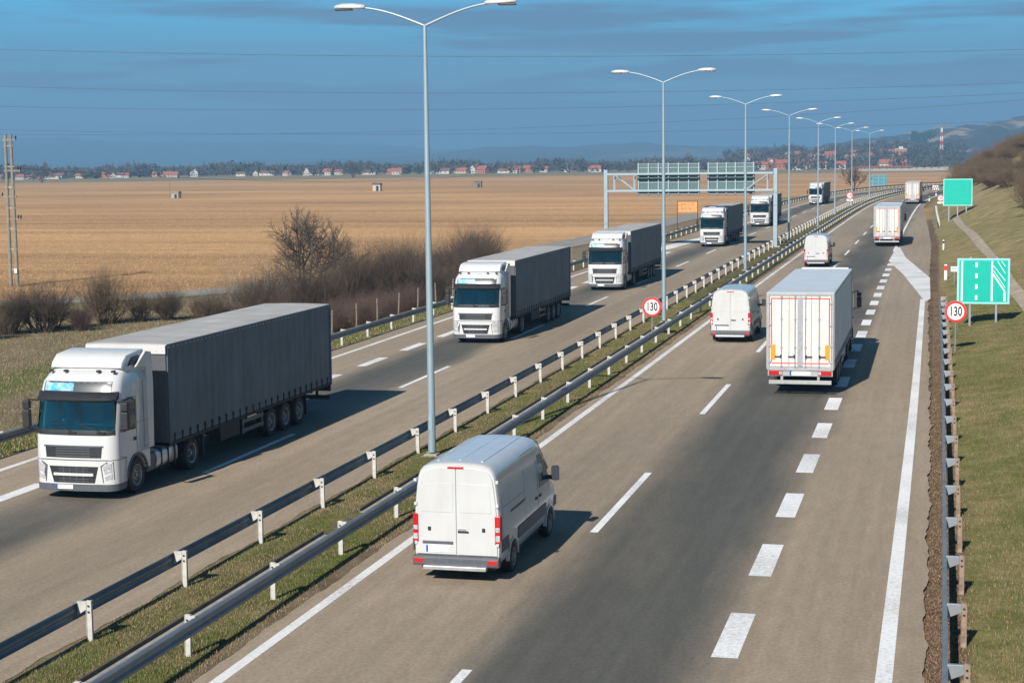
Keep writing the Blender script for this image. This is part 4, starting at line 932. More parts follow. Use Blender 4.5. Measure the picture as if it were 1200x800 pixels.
        b = MB(); b.box(*sorted((sx * 1.09, sx * 1.27)), 4.62, 4.76, 1.44, 1.80); mi = b.build('mirror', M['dark'], t, bevel=.04)
        b = MB(); b.box(*sorted((sx * .96, sx * 1.12)), 4.66, 4.74, 1.46, 1.56); b.build('mirror_arm', M['dark'], mi, bevel=.01)
        b = MB(); b.box(*sorted((sx * 1.12, sx * 1.30)), 4.612, 4.621, 1.46, 1.78); b.build('mirror_glass', M['inner'], mi)
        b = MB(); b.box(*sorted((sx * .55, sx * .86)), 5.80, 5.95, .85, 1.08); b.build('headlight', M['clear'], t, bevel=.03)
    # windscreen
    V = []
    for (y, z, w) in ((4.42, 2.42, .78), (5.02, 1.68, .92)): V += [(-w, y + .03, z + .02), (w, y + .03, z + .02)]
    b = MB(); b.add(V + [(x, y - .05, z - .05) for x, y, z in V], [(0, 1, 3, 2)[::-1], (4, 5, 7, 6), (0, 4, 5, 1)[::-1], (2, 3, 7, 6)[::-1], (0, 2, 6, 4)[::-1], (1, 5, 7, 3)[::-1]]); b.build('windscreen', M['glass'], t)
    # roof ribs
    b = MB()
    for x in (-.5, -.25, 0, .25, .5): b.box(x - .03, x + .03, .35, 3.8, 2.60, 2.664 - abs(x) * .045)
    b.build('roof_rib', P, t, bevel=.012)
    b = MB(); b.box(-.19, .19, -.035, .03, 2.515, 2.565); b.build('brake_light', M['red'], t, bevel=.01)
    b = MB(); b.prism_x([(.05, .36), (-.13, .36), (-.16, .42), (-.15, .56), (-.02, .585), (.05, .585)], -.985, .985); bu = b.build('rear_bumper', M['grey'], t, bevel=.02)
    b = MB(); b.box(-.72, .72, -.26, -.10, .30, .39); b.build('rear_step', M['alu'], bu, bevel=.015)
    b = MB(); b.box(-.78, -.08, -.055, -.03, .84, .90); b.build('plate_light_strip', M['grey'], t, bevel=.008)
    b = MB(); b.box(-.70, -.16, -.045, -.03, .655, .80); b.mat = 1; b.box(-.70, -.655, -.048, -.029, .655, .80); b.build('licence_plate', [M['plate'], M['plateb']], t)
    b = MB(); b.box(.03, .28, -.055, -.03, 1.10, 1.145); b.build('rear_handle', M['dark'], t, bevel=.01)
    b = MB(); b.box(.03, .22, -.04, -.031, 1.145, 1.20); b.build('badge', M['alu'], t, bevel=.01)
    return t
v0 = make_van()
for k, (x, y, lb) in enumerate([(-10.3, 35.85, 'white panel van seen from behind, the nearest vehicle on the road'),
                                (-10.2, 85.5, 'white panel van beside the big white trailer, second of the three vans'),
                                (-10.15, 144.5, 'farthest and smallest white panel van, between the two white trailers')]):
    if k == 0: v0.location = (x, y, 0); v0.rotation_euler = (0, 0, 0); v0['label'] = lb; v0['group'] = 'white panel vans in the fast lane'
    else: copy_tree(v0, None, (x + float(cY(y)) * 0, y, 0), 0, 1, lb, 'white panel vans in the fast lane')

# ------------------------------------------------------------------ signs
def text_mesh(txt, size, name, m, parent, loc, sx=1., bold=.0, depth=.004, rot=(R(90), 0, 0)):
    cu = bpy.data.curves.new(name, 'FONT'); cu.body = txt; cu.size = size; cu.align_x = 'CENTER'; cu.align_y = 'CENTER'; cu.extrude = depth; cu.offset = bold; cu.resolution_u = 4
    tmp = bpy.data.objects.new(name, cu); COL.objects.link(tmp); bpy.context.view_layer.update(); me = bpy.data.meshes.new_from_object(tmp.evaluated_get(bpy.context.evaluated_depsgraph_get())); bpy.data.objects.remove(tmp)
    me.materials.clear(); me.materials.append(m); o = bpy.data.objects.new(name, me); link(o, parent); o.location = loc; o.rotation_euler = rot; o.scale = (sx, 1, 1)
    KIDS.setdefault(parent.name, []).append(o)
    return o
def disc_y(b, cx, y0, y1, cz, r, seg=40):
    b.prism_y([(cx + r * math.cos(a), cz + r * math.sin(a)) for a in np.linspace(0, 2 * math.pi, seg, endpoint=False)], y0, y1)
def speed_sign(label, x, y, zc, r, base, plate=False, rz=0):
    t = thing('speed_limit_sign', label, 'road sign', (x, y, base), rz, 'speed limit signs')
    zc -= base
    b = MB(); b.tube([(0, .05, -.3), (0, .05, zc + r * .8)], .032, 8); b.build('post', M['galv'], t)
    b = MB(); disc_y(b, 0, -.01, .012, zc, r); d = b.build('sign_disc', M['signr'], t)
    b = MB(); disc_y(b, 0, -.014, -.0101, zc, r * .78); b.build('disc_face', M['signw'], d)
    text_mesh('130', r * 1.22, 'numerals', M['signk'], d, (0, -.019, zc), .66, bold=.013)
    b = MB(); disc_y(b, 0, .0125, .016, zc, r * 1.02); b.build('disc_back', M['galv'], d)
    if plate:
        b = MB(); b.box(-r * .95, r * .95, -.012, .01, zc - r * 1.75, zc - r * 1.12); b.build('sub_plate', M['signw'], t)
        b = MB(); b.box(-r * .4, r * .55, -.016, -.0125, zc - r * 1.5, zc - r * 1.3); b.build('plate_mark', M['signk'], t)
    return t
speed_sign('round 130 speed limit sign standing in the median grass beside the second lamp', -14.62, 88.3, 1.5, .5, -.01)
speed_sign('round 130 speed limit sign beside the guard rail end and the lane diagram sign', .66, 83.2, 1.86, .5, gz(.66, 83.2))
speed_sign('tiny distant round sign with a plate below it on the far median', -15.9, 309, 2.05, .55, -.05, True)
speed_sign('small distant round sign with a plate, just left of the plain green sign', -.35 , 288, 2.0, .5, gz(-.35, 288), True)

def lane_sign():
    x0, x1, Yp = .80, 3.50, 94.5; xc = (x0 + x1) / 2; zb, zt = 1.28, 3.70
    base = gz(xc, Yp)
    t = thing('lane_sign', 'large teal sign with white lane lines and diagonal hatching on two posts', 'road sign', (xc, Yp, base)); W = (x1 - x0) / 2; zb -= base; zt -= base
    b = MB(); b.box(-W, W, -.02, .02, zb, zt); p = b.build('sign_panel', M['tealedge'], t, bevel=.01)
    b = MB(); b.box(-W + .1, W - .1, -.026, -.0205, zb + .1, zt - .1); b.build('panel_face', M['teal'], p)
    b = MB(); y0, y1 = -.032, -.0265
    def bx(u0, u1, w0, w1): b.box(-W + 2 * W * u0, -W + 2 * W * u1, y0, y1, zb + (zt - zb) * w0, zb + (zt - zb) * w1)
    bx(.075, .11, .06, .94); bx(.645, .68, .06, .94)
    for w in (.11, .35, .59, .83): bx(.345, .39, w - .02, w + .08)
    bx(.885, .925, .06, .27)
    def dg(u0, w0, u1, w1, th=.028):
        P0, P1 = Vector((-W + 2 * W * u0, zb + (zt - zb) * w0)), Vector((-W + 2 * W * u1, zb + (zt - zb) * w1)); d = (P1 - P0).normalized(); n = Vector((-d.y, d.x)) * th
        b.prism_y([tuple(P0 + n), tuple(P1 + n), tuple(P1 - n), tuple(P0 - n)], y0, y1)
    dg(.68, .66, .925, .25, .036)
    for k in range(4): 
        u = .70 + .0; w = .80 + .0
        dg(.69 + max(0, (k - 1) * .075), min(.74 + k * .10, .94), .915, .36 + k * .155, .014)
    b.build('lane_diagram', M['signw'], p)
    for x in (-W * .5, W * .5):
        g = gz(xc + x, Yp + .08) - base
        b = MB(); b.box(x - .05, x + .05, .03, .11, g - .3, zt + .08); b.build('post', M['galv'], t)
    b = MB(); b.box(-W, W, .021, .05, zb + .5, zb + .56); b.box(-W, W, .021, .05, zt - .56, zt - .5); b.build('back_rail', M['galv'], t)
lane_sign()
def green_sign():
    Yp = 228; x0, x1 = .05, 3.65; xc = (x0 + x1) / 2; base = gz(xc, Yp)
    t = thing('green_sign', 'plain green sign with pale border on three posts at the foot of the hill', 'road sign', (xc, Yp, base)); W = (x1 - x0) / 2; zb, zt = 2.55 - base, 5.97 - base
    b = MB(); b.box(-W, W, -.03, .03, zb, zt); p = b.build('sign_panel', M['tealedge'], t)
    b = MB(); b.box(-W + .1, W - .1, -.036, -.0305, zb + .1, zt - .1); b.build('panel_face', M['teal'], p)
    for x in (-W * .6, 0, W * .6):
        g = gz(xc + x, Yp + .1) - base
        b = MB(); b.box(x - .07, x + .07, .04, .14, g - .3, zt - .1); b.build('post', M['galv'], t)
green_sign()
def small_things():
    x, y = .85, 124; g = gz(x, y); t = thing('marker_plate', 'small pale rectangular plate on a thin post beside the red and white post', 'road sign', (x, y, g))
    b = MB(); b.box(-.24, .24, -.01, .01, .95, 1.3); b.build('plate', M['signw'], t); b = MB(); b.box(-.2, .1, -.014, -.0105, 1.1, 1.16); b.box(-.2, .18, -.014, -.0105, 1.2, 1.24); b.build('plate_mark', M['galv'], t)
    b = MB(); b.tube([(0, .03, -.2), (0, .03, 1.28)], .022, 6); b.build('post', M['galv'], t)
    def marker(label, x, y, h=1.0, w=.13, red=False, base=None):
        g = gz(x, y) if base is None else base; t = thing('delineator_post', label, 'marker post', (x, y, g), 0, 'roadside marker posts')
        b = MB(); b.prism_y([(-w / 2, -.1), (w / 2, -.1), (w / 2, h * .92), (0, h), (-w / 2, h * .92)] if not red else [(-w / 2, -.1), (w / 2, -.1), (w / 2, h), (-w / 2, h)], -.03, .03); b.build('post', M['signw'], t, bevel=.01)
        b = MB()
        if red: b.box(-w / 2 - .003, w / 2 + .003, -.034, .034, h * .62, h * .93)
        else: b.box(-w / 2 - .003, w / 2 + .003, -.034, .034, h * .62, h * .86)
        b.build('band', M['signr'] if red else M['signk'], t)
    marker('white roadside post with a thick red top band, before the exit marking', .28, 131, 1.15, .2, True)
    marker('slim white marker post with a dark band standing in the verge beyond the red one', .12, 172, 1.0, .14)
    marker('slim white marker post at the pavement edge by the distant bend, nearer of two', -2.55, 345, 1.0, .2)
    marker('slim white marker post at the pavement edge by the distant bend, farther of two', -1.45, 388, 1.0, .2)
    marker('white marker post farthest away at the turn behind the last trailer', 1.7, 415, 1.0, .2)
    t = thing('crash_cushion', 'small black and white striped barrier end at the far bend', 'crash cushion', (-13.7 + float(cY(466)), 452, 0))
    b = MB(); b.box(-.8, .8, -.3, .3, 0, 1.1); b.build('cushion_body', M['signw'], t, bevel=.05)
    b = MB()
    for k in range(3): b.prism_y([(-.7 + k * .5, .1), (-.45 + k * .5, .1), (-.2 + k * .5, 1.0), (-.45 + k * .5, 1.0)], -.308, -.302)
    b.build('stripe', M['signk'], t)
small_things()
def orange_board():
    Yp = 232; xc = -33.5; base = gz(xc, Yp); t = thing('orange_board', 'weathered orange billboard on dark posts beyond the outer guard rail', 'billboard', (xc, Yp, base), R(14))
    b = MB(); b.box(-1.32, 1.32, -.03, .03, 2.3, 3.7); b.build('board', M['brick'], t)
    b = MB(); 
    for x in (-1.37, 1.37): b.box(x - .04, x + .04, -.04, .04, -.3, 3.8)
    b.box(-1.33, 1.33, -.04, .04, 3.71, 3.79); b.build('board_frame', M['dark'], t)
    b = MB(); rs = random.Random(4)
    for row, n in ((3.3, 9), (2.75, 6)):
        for k in range(n):
            if rs.random() < .8: w = rs.uniform(.08, .2); x = -1.15 + k * 2.3 / n; b.box(x, x + w, -.036, -.031, row - rs.uniform(.05, .16), row + rs.uniform(.06, .18))
    b.build('worn_marks', M['rust'], t)
orange_board()
def gantry():
    Yp = 176; xl, xr = -33.9, -16.45
    t = thing('sign_gantry', 'steel truss gantry over the oncoming lanes carrying two signs seen from behind', 'gantry', (xr, Yp, 0))
    W = xl - xr
    for x in (0, W):
        g = -.1 if x == 0 else gz(xl, Yp)
        b = MB(); b.box(x - .2, x + .2, -.2, .2, g - .2, 7.95); b.build('post', M['pole'], t, bevel=.02)
    b = MB(); b.box(-.5, .5, -.5, .5, -.15, .12); b.build('footing', M['concrete'], t, bevel=.02)
    b = MB()
    for z in (7.5, 5.78):
        for y in (-.3, .3): b.box(W + .2, -.2, y - .09, y + .09, z - .1, z + .1)
    b.build('chord', M['pole'], t, bevel=.01)
    for x0, x1, z0, z1 in ((W + 1.0, W + 2.9, 7.4, 5.88), (-2.9, -.7, 5.88, 7.4)):
        for y in (-.3, .3): b = MB(); b.tube([(x0, y, z0), (x1, y, z1)], .07, 6); b.build('truss_brace', M['pole'], t)
    for x in (W + .9, W + 3.0, -.8): 
        for y in (-.3, .3): b = MB(); b.box(x - .05, x + .05, y - .05, y + .05, 5.88, 7.4); b.build('truss_upright', M['pole'], t)
    for (px0, px1) in ((-30.7, -24.2), (-23.45, -18.6)):
        a, c = px0 - xr, px1 - xr
        b = MB(); b.box(a, c, .60, .64, 5.35, 8.55); p = b.build('sign_panel', M['signback'], t)
        b = MB()
        n = 6 if c - a > 5.5 else 5
        for k in range(n + 1): x = a + .12 + (c - a - .24) * k / n; b.box(x - .06, x + .06, .46, .60, 5.30, 8.62)
        b.build('panel_strut', M['pole'], p)
        b = MB()
        for z in (5.42, 6.6, 8.1, 8.5): b.box(a, c, .54, .599, z - .035, z + .035)
        b.build('panel_rail', M['galv'], p)
gantry()
def back_sign():
    x, y = -17.4, 490; g = gz(x, y); t = thing('blue_back_sign', 'distant blue-green sign seen from behind near the far bend', 'road sign', (x, y, g))
    b = MB(); b.box(-2.25, 2.25, -.05, .05, .45 - g, 3.5 - g); p = b.build('sign_panel', M['signback2'], t)
    b = MB()
    for z in (.7, 1.6, 2.5, 3.3): b.box(-2.25, 2.25, -.12, -.051, z - g - .05, z - g + .05)
    b.build('panel_rail', M['galv'], p)
    for q in (-1.5, 0, 1.5):
        b = MB(); b.box(q - .08, q + .08, -.25, -.121, -.3, 3.5 - g); b.build('post', M['galv'], t)
back_sign()

# ------------------------------------------------------------------ pylon and cables
def pylon():
    x, y = -81.3, 139.5; g = gz(x, y); t = thing('power_pylon', 'twin concrete pole pylon with rungs and insulators at the field edge', 'power pole', (x, y, g))
    for q in (-.33, .33):
        b = MB(); b.tube([(q * 1.0, 0, -.4), (q * .82, 0, 13.6)], [.17, .125], 10); b.build('concrete_pole', M['post2'], t)
    b = MB()
    for k in range(7): z = 1.5 + k * 1.85; b.box(-.5, .5, -.05, .05, z - .05, z + .05)
    b.build('rung', M['concrete'], t)
    b = MB(); b.box(-.6, .75, -.06, .06, 13.05, 13.2); b.box(-.5, 1.1, -.06, .06, 10.3, 10.45); b.box(-.8, .6, -.06, .06, 8.0, 8.14); b.box(-.5, .95, -.06, .06, 6.0, 6.12); b.build('crossarm', M['rust'], t)
    b = MB()
    for xx, zz in ((1.1, 10.5), (.85, 10.5), (-.8, 8.2), (.95, 6.2), (.7, 6.2), (.75, 13.25)): b.tube([(xx, 0, zz - .1), (xx, 0, zz + .22)], .07, 7)
    b.build('insulator', M['dark'], t)
    b = MB(); b.box(.22, .46, -.25, -.2, 1.2, 1.6); b.build('notice_plate', M['signw'], t)
pylon()
def px_point(px, py, dist):
    f = 2014.75; D = _d + _r2 * ((px - 600) / f) - _u2 * ((py - 400) / f); D = D.normalized(); h = math.hypot(D.x, D.y)
    return Vector((0, 0, CAM_H)) + D * (dist / h)
cabs = [('uppermost', [(-60, 55), (200, 61.5), (400, 66), (620, 69), (900, 68), (1260, 52)], 150),
        ('second', [(-60, 99), (200, 105), (400, 109), (620, 111.5), (800, 109), (1260, 92)], 165),
        ('third', [(-60, 123), (200, 127.5), (400, 129.5), (620, 129), (800, 125), (1260, 104)], 165),
        ('fourth', [(-60, 151), (200, 155), (400, 157.5), (620, 158), (800, 154), (1260, 137)], 185),
        ('fifth', [(-60, 155), (200, 159), (400, 158.5), (620, 152), (800, 139), (1260, 112)], 185)]
for nm, pts, dd in cabs:
    P = [px_point(a, b_, dd * (1 + .0 * a)) for a, b_ in pts]; a = np.array([p.x for p in P]); zc = np.polyfit(a, [p.z for p in P], 2); yc = np.polyfit(a, [p.y for p in P], 1)
    xs = np.linspace(a[0] * 1.15, a[-1] * 1.25 + 30, 40)
    b = MB(); b.tube([(x, np.polyval(yc, x), np.polyval(zc, x)) for x in xs], .015, 4, cap=False); o = b.build('power_cable', M['cable'])
    tag(o, f'thin dark power cable crossing the sky, {nm} from the top', 'power cable', 'power cables across the sky')
b = MB(); p0 = Vector((-80.6, 139.5, gz(-81.5, 139.5) + 10.6)); p1 = px_point(640, 192, 420)
b.tube([p0.lerp(p1, u) - Vector((0, 0, 10 * u * (1 - u))) for u in np.linspace(0, 1, 30)], .02, 4, cap=False)
tag(b.build('power_cable', M['cable']), 'faint power cable running from the twin concrete pylon over the field', 'power cable', 'power cables across the sky')

# ------------------------------------------------------------------ bushes and trees made of real twigs
def twigs(stems, seed, h, spread, sub, r0, droop=0., up=.9, nseg=5, lean=0):
    """returns V,F of many tapered 3-sided twigs; base at the origin"""
    rs = np.random.default_rng(seed); V = []; F = []
    def seg3(p, q, ra, rb):
        d = q - p; l = np.linalg.norm(d); d = d / max(l, 1e-6); a = np.cross(d, (0, 0, 1.)); n = np.linalg.norm(a)
        a = a / n if n > .05 else np.array([1., 0, 0]); c = np.cross(d, a); n0 = len(V)
        for P, r in ((p, ra), (q, rb)):
            for k in range(3):
                t = k * 2.0944; V.append(P + (a * math.cos(t) + c * math.sin(t)) * r)
        for k in range(3): F.append((n0 + k, n0 + (k + 1) % 3, n0 + 3 + (k + 1) % 3, n0 + 3 + k))
    def grow(p, d, L_, r, depth):
        step = L_ / nseg; cur = p.copy()
        for i in range(nseg):
            d2 = d + rs.normal(0, .16, 3) + np.array([0, 0, .10 * up - droop * i]); d2 /= np.linalg.norm(d2); q = cur + d2 * step
            ra = r * (1 - i / nseg * .75); rb = r * (1 - (i + 1) / nseg * .75); seg3(cur, q, ra, rb)
            if depth > 0 and i >= 1:
                for _ in range(sub if i < nseg - 1 else sub + 1):
                    if rs.random() < .8:
                        dd = d2 + rs.normal(0, .55, 3); dd[2] = abs(dd[2]) * .8 + .1; dd /= np.linalg.norm(dd); grow(q, dd, L_ * rs.uniform(.35, .6), rb * .7, depth - 1)
            cur = q; d = d2
    for k in range(stems):
        a = rs.uniform(0, 2 * math.pi); rad = spread * math.sqrt(rs.random()); lean_ = rs.uniform(.1, .75) * (.4 + rad / spread)
        p = np.array([math.cos(a) * rad * .35, math.sin(a) * rad * .35, -.05]); d = np.array([math.cos(a) * lean_, math.sin(a) * lean_, 1.0]); d /= np.linalg.norm(d)
        grow(p, d, h * rs.uniform(.55, 1.0), r0 * rs.uniform(.7, 1.2), 2)
    return np.array(V), np.array(F)
def twig_obj(name, VF, m, parent=None):
    return np_mesh(name, VF[0], VF[1], m, parent=parent, smooth=False)
def shrub_proto(kind, seed, stems, h, spread, sub, r0, m, label, **kw):
    VF = twigs(stems, seed, h, spread, sub, r0, **kw)
    o = twig_obj('shrub', VF, m)
    return tag(o, label, 'shrub')
first_used = set()
def place(proto, x, y, sc, rz, label, group, z=None, name=None):
    g = gz(x, y) if z is None else z
    if proto.name not in first_used:
        first_used.add(proto.name); o = proto
    else: o = proto.copy(); COL.objects.link(o)
    o.location = (x, y, g); o.rotation_euler = (0, 0, rz); o.scale = sc if hasattr(sc, '__len__') else (sc,) * 3
    o['label'] = label; o['group'] = group; return o
DK = [shrub_proto('dark', 20 + i, 60 + 15 * i, 3.0, 1.4, 3 - (i == 1), .030, M['twig'], 'x') for i in range(3)]
RD = [shrub_proto('red', 40 + i, 60, 2.2, 1.4, 3, .022, M['twigred'], 'x') for i in range(2)]
PL = [shrub_proto('pale', 60, 34, 3.2, 1.1, 1, .024, M['twigpale'], 'x')]
BR = [shrub_proto('brown', 80 + i, 60, 2.6, 1.3, 3, .028, M['twigbrown'], 'x', up=1.2) for i in range(3)]
rs = random.Random(5)
lb_th = 'bare dark purple-brown shrub in the dense thicket beyond the outer guard rail'
for k in range(44):
    y = rs.uniform(98, 152); s = -36.2 - rs.uniform(0, 1) ** 1.3 * 8.5 - max(0, (118 - y)) * .05
    sc = rs.uniform(.6, 1.35) * (1.0 if y > 112 else .8); place(rs.choice(DK), s, y, (sc, sc, sc * rs.uniform(.75, 1.2)), rs.uniform(0, 6), lb_th, 'dark thicket shrubs beyond the guard rail')
for k in range(26):
    y = rs.uniform(88, 122); s = -34.6 - rs.uniform(0, 4)
    place(rs.choice(RD), s, y, rs.uniform(.55, .95), rs.uniform(0, 6), 'low bare reddish shrub along the front edge of the thicket', 'low reddish shrubs at the thicket edge')
for k in range(16):
    x = rs.uniform(-49, -41); y = 104 + (x + 49) * 1.2 + rs.uniform(0, 12)
    place(rs.choice(RD + DK), x, y, rs.uniform(.5, .8), rs.uniform(0, 6), 'low dark shrub below the bare tree, between thicket and service road', 'low shrubs under the bare tree')
# shrubs on the left by the service road
for x, y, sc, pr, lb in [(-56.6, 100.5, (1.25, 1.25, .95), DK[0], 'rounded dark bare shrub behind the nearest lorry cab, left of the brown one'), (-55.2, 106.6, (1.25, 1.25, 1.2), BR[0], 'brown bare shrub with upright twigs by the service road, behind the nearest lorry'),
                         (-59.5, 97.5, .6, DK[1], 'low dark bare shrub at the left edge of the field verge'), (-57.6, 96.2, .55, BR[1], 'low brown bare shrub in front of the rounded dark one at the left edge'),
                         (-52.2, 109.6, .62, DK[2], 'low dark shrub just right of the brown shrub by the service road'), (-54.6, 101.8, .55, RD[0], 'low reddish shrub in front of the rounded dark shrub'),
                         (-58.2, 99.2, .8, DK[2], 'dark bare shrub merging into the left side of the rounded dark one'), (-53.6, 108.4, .65, DK[1], 'dark low shrub at the right foot of the brown shrub'), (-55.9, 104.1, .6, RD[1], 'reddish shrub between the rounded dark shrub and the brown shrub'),
                         (-60.8, 95.6, .8, RD[0], 'reddish low shrub at the left picture border before the stubble'), (-50.4, 111.2, .6, RD[1], 'smallest reddish shrub, right end of the row before the green strip'), (-57.3, 103.2, .6, DK[0], 'dark bare shrub behind the gap of the rounded dark and brown shrubs')]:
    place(pr, x, y, sc, rs.uniform(0, 6), lb, 'shrubs beside the service road')
place(PL[0], -45.6, 109, 1.3, .4, 'pale many-stemmed bare shrub in front of the bare tree', 'pale shrubs')
place(PL[0], -47.6, 111, 1.0, 2.4, 'smaller pale bare shrub left of the many-stemmed one', 'pale shrubs')

def bare_tree(label, x, y, h, seed, width=1., m=None, depth=5):
    rs = np.random.default_rng(seed); V = []; F = []; TV = []; TF = []
    def seg(VV, FF, p, q, ra, rb, n):
        d = q - p; d = d / max(np.linalg.norm(d), 1e-6); a = np.cross(d, (0, 1., 0)); a /= max(np.linalg.norm(a), 1e-6); c = np.cross(d, a); n0 = len(VV)
        for P, r in ((p, ra), (q, rb)):
            for k in range(n):
                t = k * 2 * math.pi / n; VV.append(P + (a * math.cos(t) + c * math.sin(t)) * r)
        for k in range(n): FF.append((n0 + k, n0 + (k + 1) % n, n0 + n + (k + 1) % n, n0 + n + k))
    def grow(p, d, L_, r, dep):
        cur = p; ns = 4
        for i in range(ns):
            d = d + rs.normal(0, .11, 3) + np.array([0, 0, .05]); d /= np.linalg.norm(d); q = cur + d * L_ / ns
            thick = dep >= depth - 1
            seg(V if thick else TV, F if thick else TF, cur, q, max(r * (1 - .12 * i), .006), max(r * (1 - .12 * (i + 1)), .005), 5 if thick else 4); cur = q
            if dep > 0 and i >= 1 and rs.random() < .75:
                dd = d + rs.normal(0, .55 * width, 3); dd[2] = dd[2] * .7 + .12; dd /= np.linalg.norm(dd); grow(cur, dd, L_ * rs.uniform(.5, .75), r * .5, dep - 1)
        if dep > 0:
            for _ in range(2):
                dd = d + rs.normal(0, .42 * width, 3); dd /= np.linalg.norm(dd); grow(cur, dd, L_ * rs.uniform(.6, .82), r * .6, dep - 1)
    g = gz(x, y); t = thing('bare_tree', label, 'tree', (x, y, g))
    for k in range(5):
        a = k * 1.26 + rs.uniform(-.3, .3); l = .55 * width
        grow(np.array([math.cos(a) * .08, math.sin(a) * .08, -.1]), np.array([math.cos(a) * l, math.sin(a) * l, 1.0]) / math.hypot(l, 1), h * .30, h * .018, depth)
    V = np.array(V); TV = np.array(TV); s = h / TV[:, 2].max()
    twig_obj('trunk', (V * s, np.array(F)), m or M['bark'], t); twig_obj('crown', (TV * s, np.array(TF)), m or M['bark'], t)
    return t
bare_tree('bare spreading tree between the service road and the thicket', -49.7, 130.5, 7.6, 6, 1.25, depth=5)
bare_tree('small bare reddish tree by the far bend beside the blue-back sign', -22.3, 455, 7.5, 9, 1.0, M['twigred'], 4)
bare_tree('lone bare tree standing at the far left edge of the stubble field', -560, 1000, 11, 12, 1.1, M['bark'], 4)
bare_tree('lone bare tree far out in the field left of the nearest lamp', -395, 1130, 13, 14, 1.1, M['bark'], 4)

# bare bushes over the cut slope on the right
rs = random.Random(21)
pts = []
while len(pts) < 210:
    y = rs.uniform(215, 590); c = float(cY(y)); e = float(edgeR(y)); smin = np.interp(y, [215, 260, 330, 400, 600], [12.5, 9.5, 6.0, 1.8, 1.5]); s = e + smin + rs.random() ** 1.2 * 24
    px = s + c
    if px > .075 * y + 6 or px < -.012 * y: continue
    pts.append((px, y))
pts.sort(key=lambda p: p[1])
for k, (x, y) in enumerate(pts):
    place(rs.choice(BR), x, y, (rs.uniform(1.1, 1.9),) * 2 + (rs.uniform(.75, 1.2) * .78,), rs.uniform(0, 6), 'bare brown bush in the dense growth covering the hillside on the right', 'bare bushes on the right hillside')
for x, y, sc in ((9.3, 190, 1.2), (9.6, 202, 1.3), (10.4, 214, 1.25)):
    place(BR[1], x, y, sc, rs.uniform(0, 6), 'dark bare bush at the right picture edge, nearest of the hillside bushes', 'nearest hillside bushes at the right edge')

# wooden fence posts below the outer verge
fp = thing('fence_post', 'x', 'fence post', (0, 0, 0)); b = MB(); b.tube([(0, 0, -.3), (.01, 0, .8), (0, .01, 1.45)], [.055, .05, .045], 7); b.build('post', M['wood'], fp); b = MB(); b.box(-.06, .06, -.012, .012, 1.2, 1.24); b.build('wire_staple', M['galv'], fp)
rs = random.Random(3); fy = [70 + 4.1 * k for k in range(22)]
for k, y in enumerate(fy):
    x = -32.9 + float(cY(y)) + rs.uniform(-.08, .08); g = gz(x, y)
    o = fp if k == 0 else copy_tree(fp)
    o.location = (x, y, g); o.rotation_euler = (rs.uniform(-.05, .05), rs.uniform(-.06, .06), 0)
    o['label'] = 'weathered wooden fence post in front of the thicket, behind the outer guard rail'; o['group'] = 'wooden fence posts along the verge'

# ------------------------------------------------------------------ grass (real blades)
def blades(name, n, sampler, hmin, hmax, cols, w=.009, lean=.5, m=None):
    s, y = sampler(n); n = len(s); x = s + cY(y); z = ground_z(x, y)
    z = np.where((s > -16.6) & (s < -12.7), -.01, z)
    h = NR.uniform(hmin, hmax, n); a = NR.uniform(0, 2 * math.pi, n); l = NR.uniform(0, lean, n) * h; b_ = NR.uniform(0, 2 * math.pi, n)
    base = np.c_[x, y, z]; dx = np.c_[np.cos(a) * w, np.sin(a) * w, np.zeros(n)] * (h / hmax * .7 + .5)[:, None]; tip = base + np.c_[np.cos(b_) * l, np.sin(b_) * l, h]
    V = np.stack([base - dx, base + dx, tip], 1).reshape(-1, 3); F = np.arange(3 * n).reshape(-1, 3)
    C = np.asarray(cols)[NR.integers(0, len(cols), n)] * NR.uniform(.7, 1.25, (n, 1))
    # patches: green vs dry decided by a slow wave over the ground
    C = np.repeat(np.c_[C, np.ones(n)], 3, 0)
    return tag(np_mesh(name, V, F, m or GR, attrs=dict(Col=('FLOAT_COLOR', C))), kind='stuff')
GR = bpy.data.materials.new('grass_blade'); GR.use_nodes = True
_p = GR.node_tree.nodes['Principled BSDF']; _a = GR.node_tree.nodes.new('ShaderNodeAttribute'); _a.attribute_name = 'Col'; GR.node_tree.links.new(_a.outputs[0], _p.inputs['Base Color']); _p.inputs['Roughness'].default_value = .8; _p.inputs['Specular IOR Level'].default_value = .2
def patchy(s, y, sc=1.): return np.sin(s * 1.7 * sc + np.sin(y * .8 * sc) * 1.5) + np.sin(y * .55 * sc + s * .9) + np.sin(y * 1.9 * sc - s * 2.3) * .6
G1 = [(.10, .155, .026), (.078, .13, .02), (.145, .18, .04), (.12, .165, .032), (.24, .20, .095)]
G2 = [(.33, .26, .14), (.28, .21, .11), (.38, .31, .18), (.17, .15, .06), (.22, .15, .09)]
def box_sampler(s0, s1, y0, y1, cond=None, pw=1.6):
    def f(n):
        s = NR.uniform(s0, s1, n * 2); y = y0 + (y1 - y0) * NR.random(n * 2) ** pw
        if cond is not None: k = cond(s, y); s, y = s[k], y[k]
        return s[:n], y[:n]
    return f
nog = lambda s, y: ~((s > -15.08) & (s < -14.28))
blades('median_grass', 90000, box_sampler(-16.1, -13.3, 20, 110, lambda s, y: nog(s, y) & (patchy(s, y) + NR.normal(0, .8, len(s)) > -.1) & (s < -13.5 + .3 * NR.random(len(s)))), .02, .075, G1, .006)
blades('median_dry_grass', 85000, box_sampler(-16.3, -13.0, 20, 110, lambda s, y: nog(s, y) & (patchy(s, y) + NR.normal(0, .8, len(s)) < .6)), .015, .065, G2, .006)
G1d = [tuple(c * .88 for c in q) for q in G1]; G2d = [tuple(c * .80 for c in q) for q in G2]
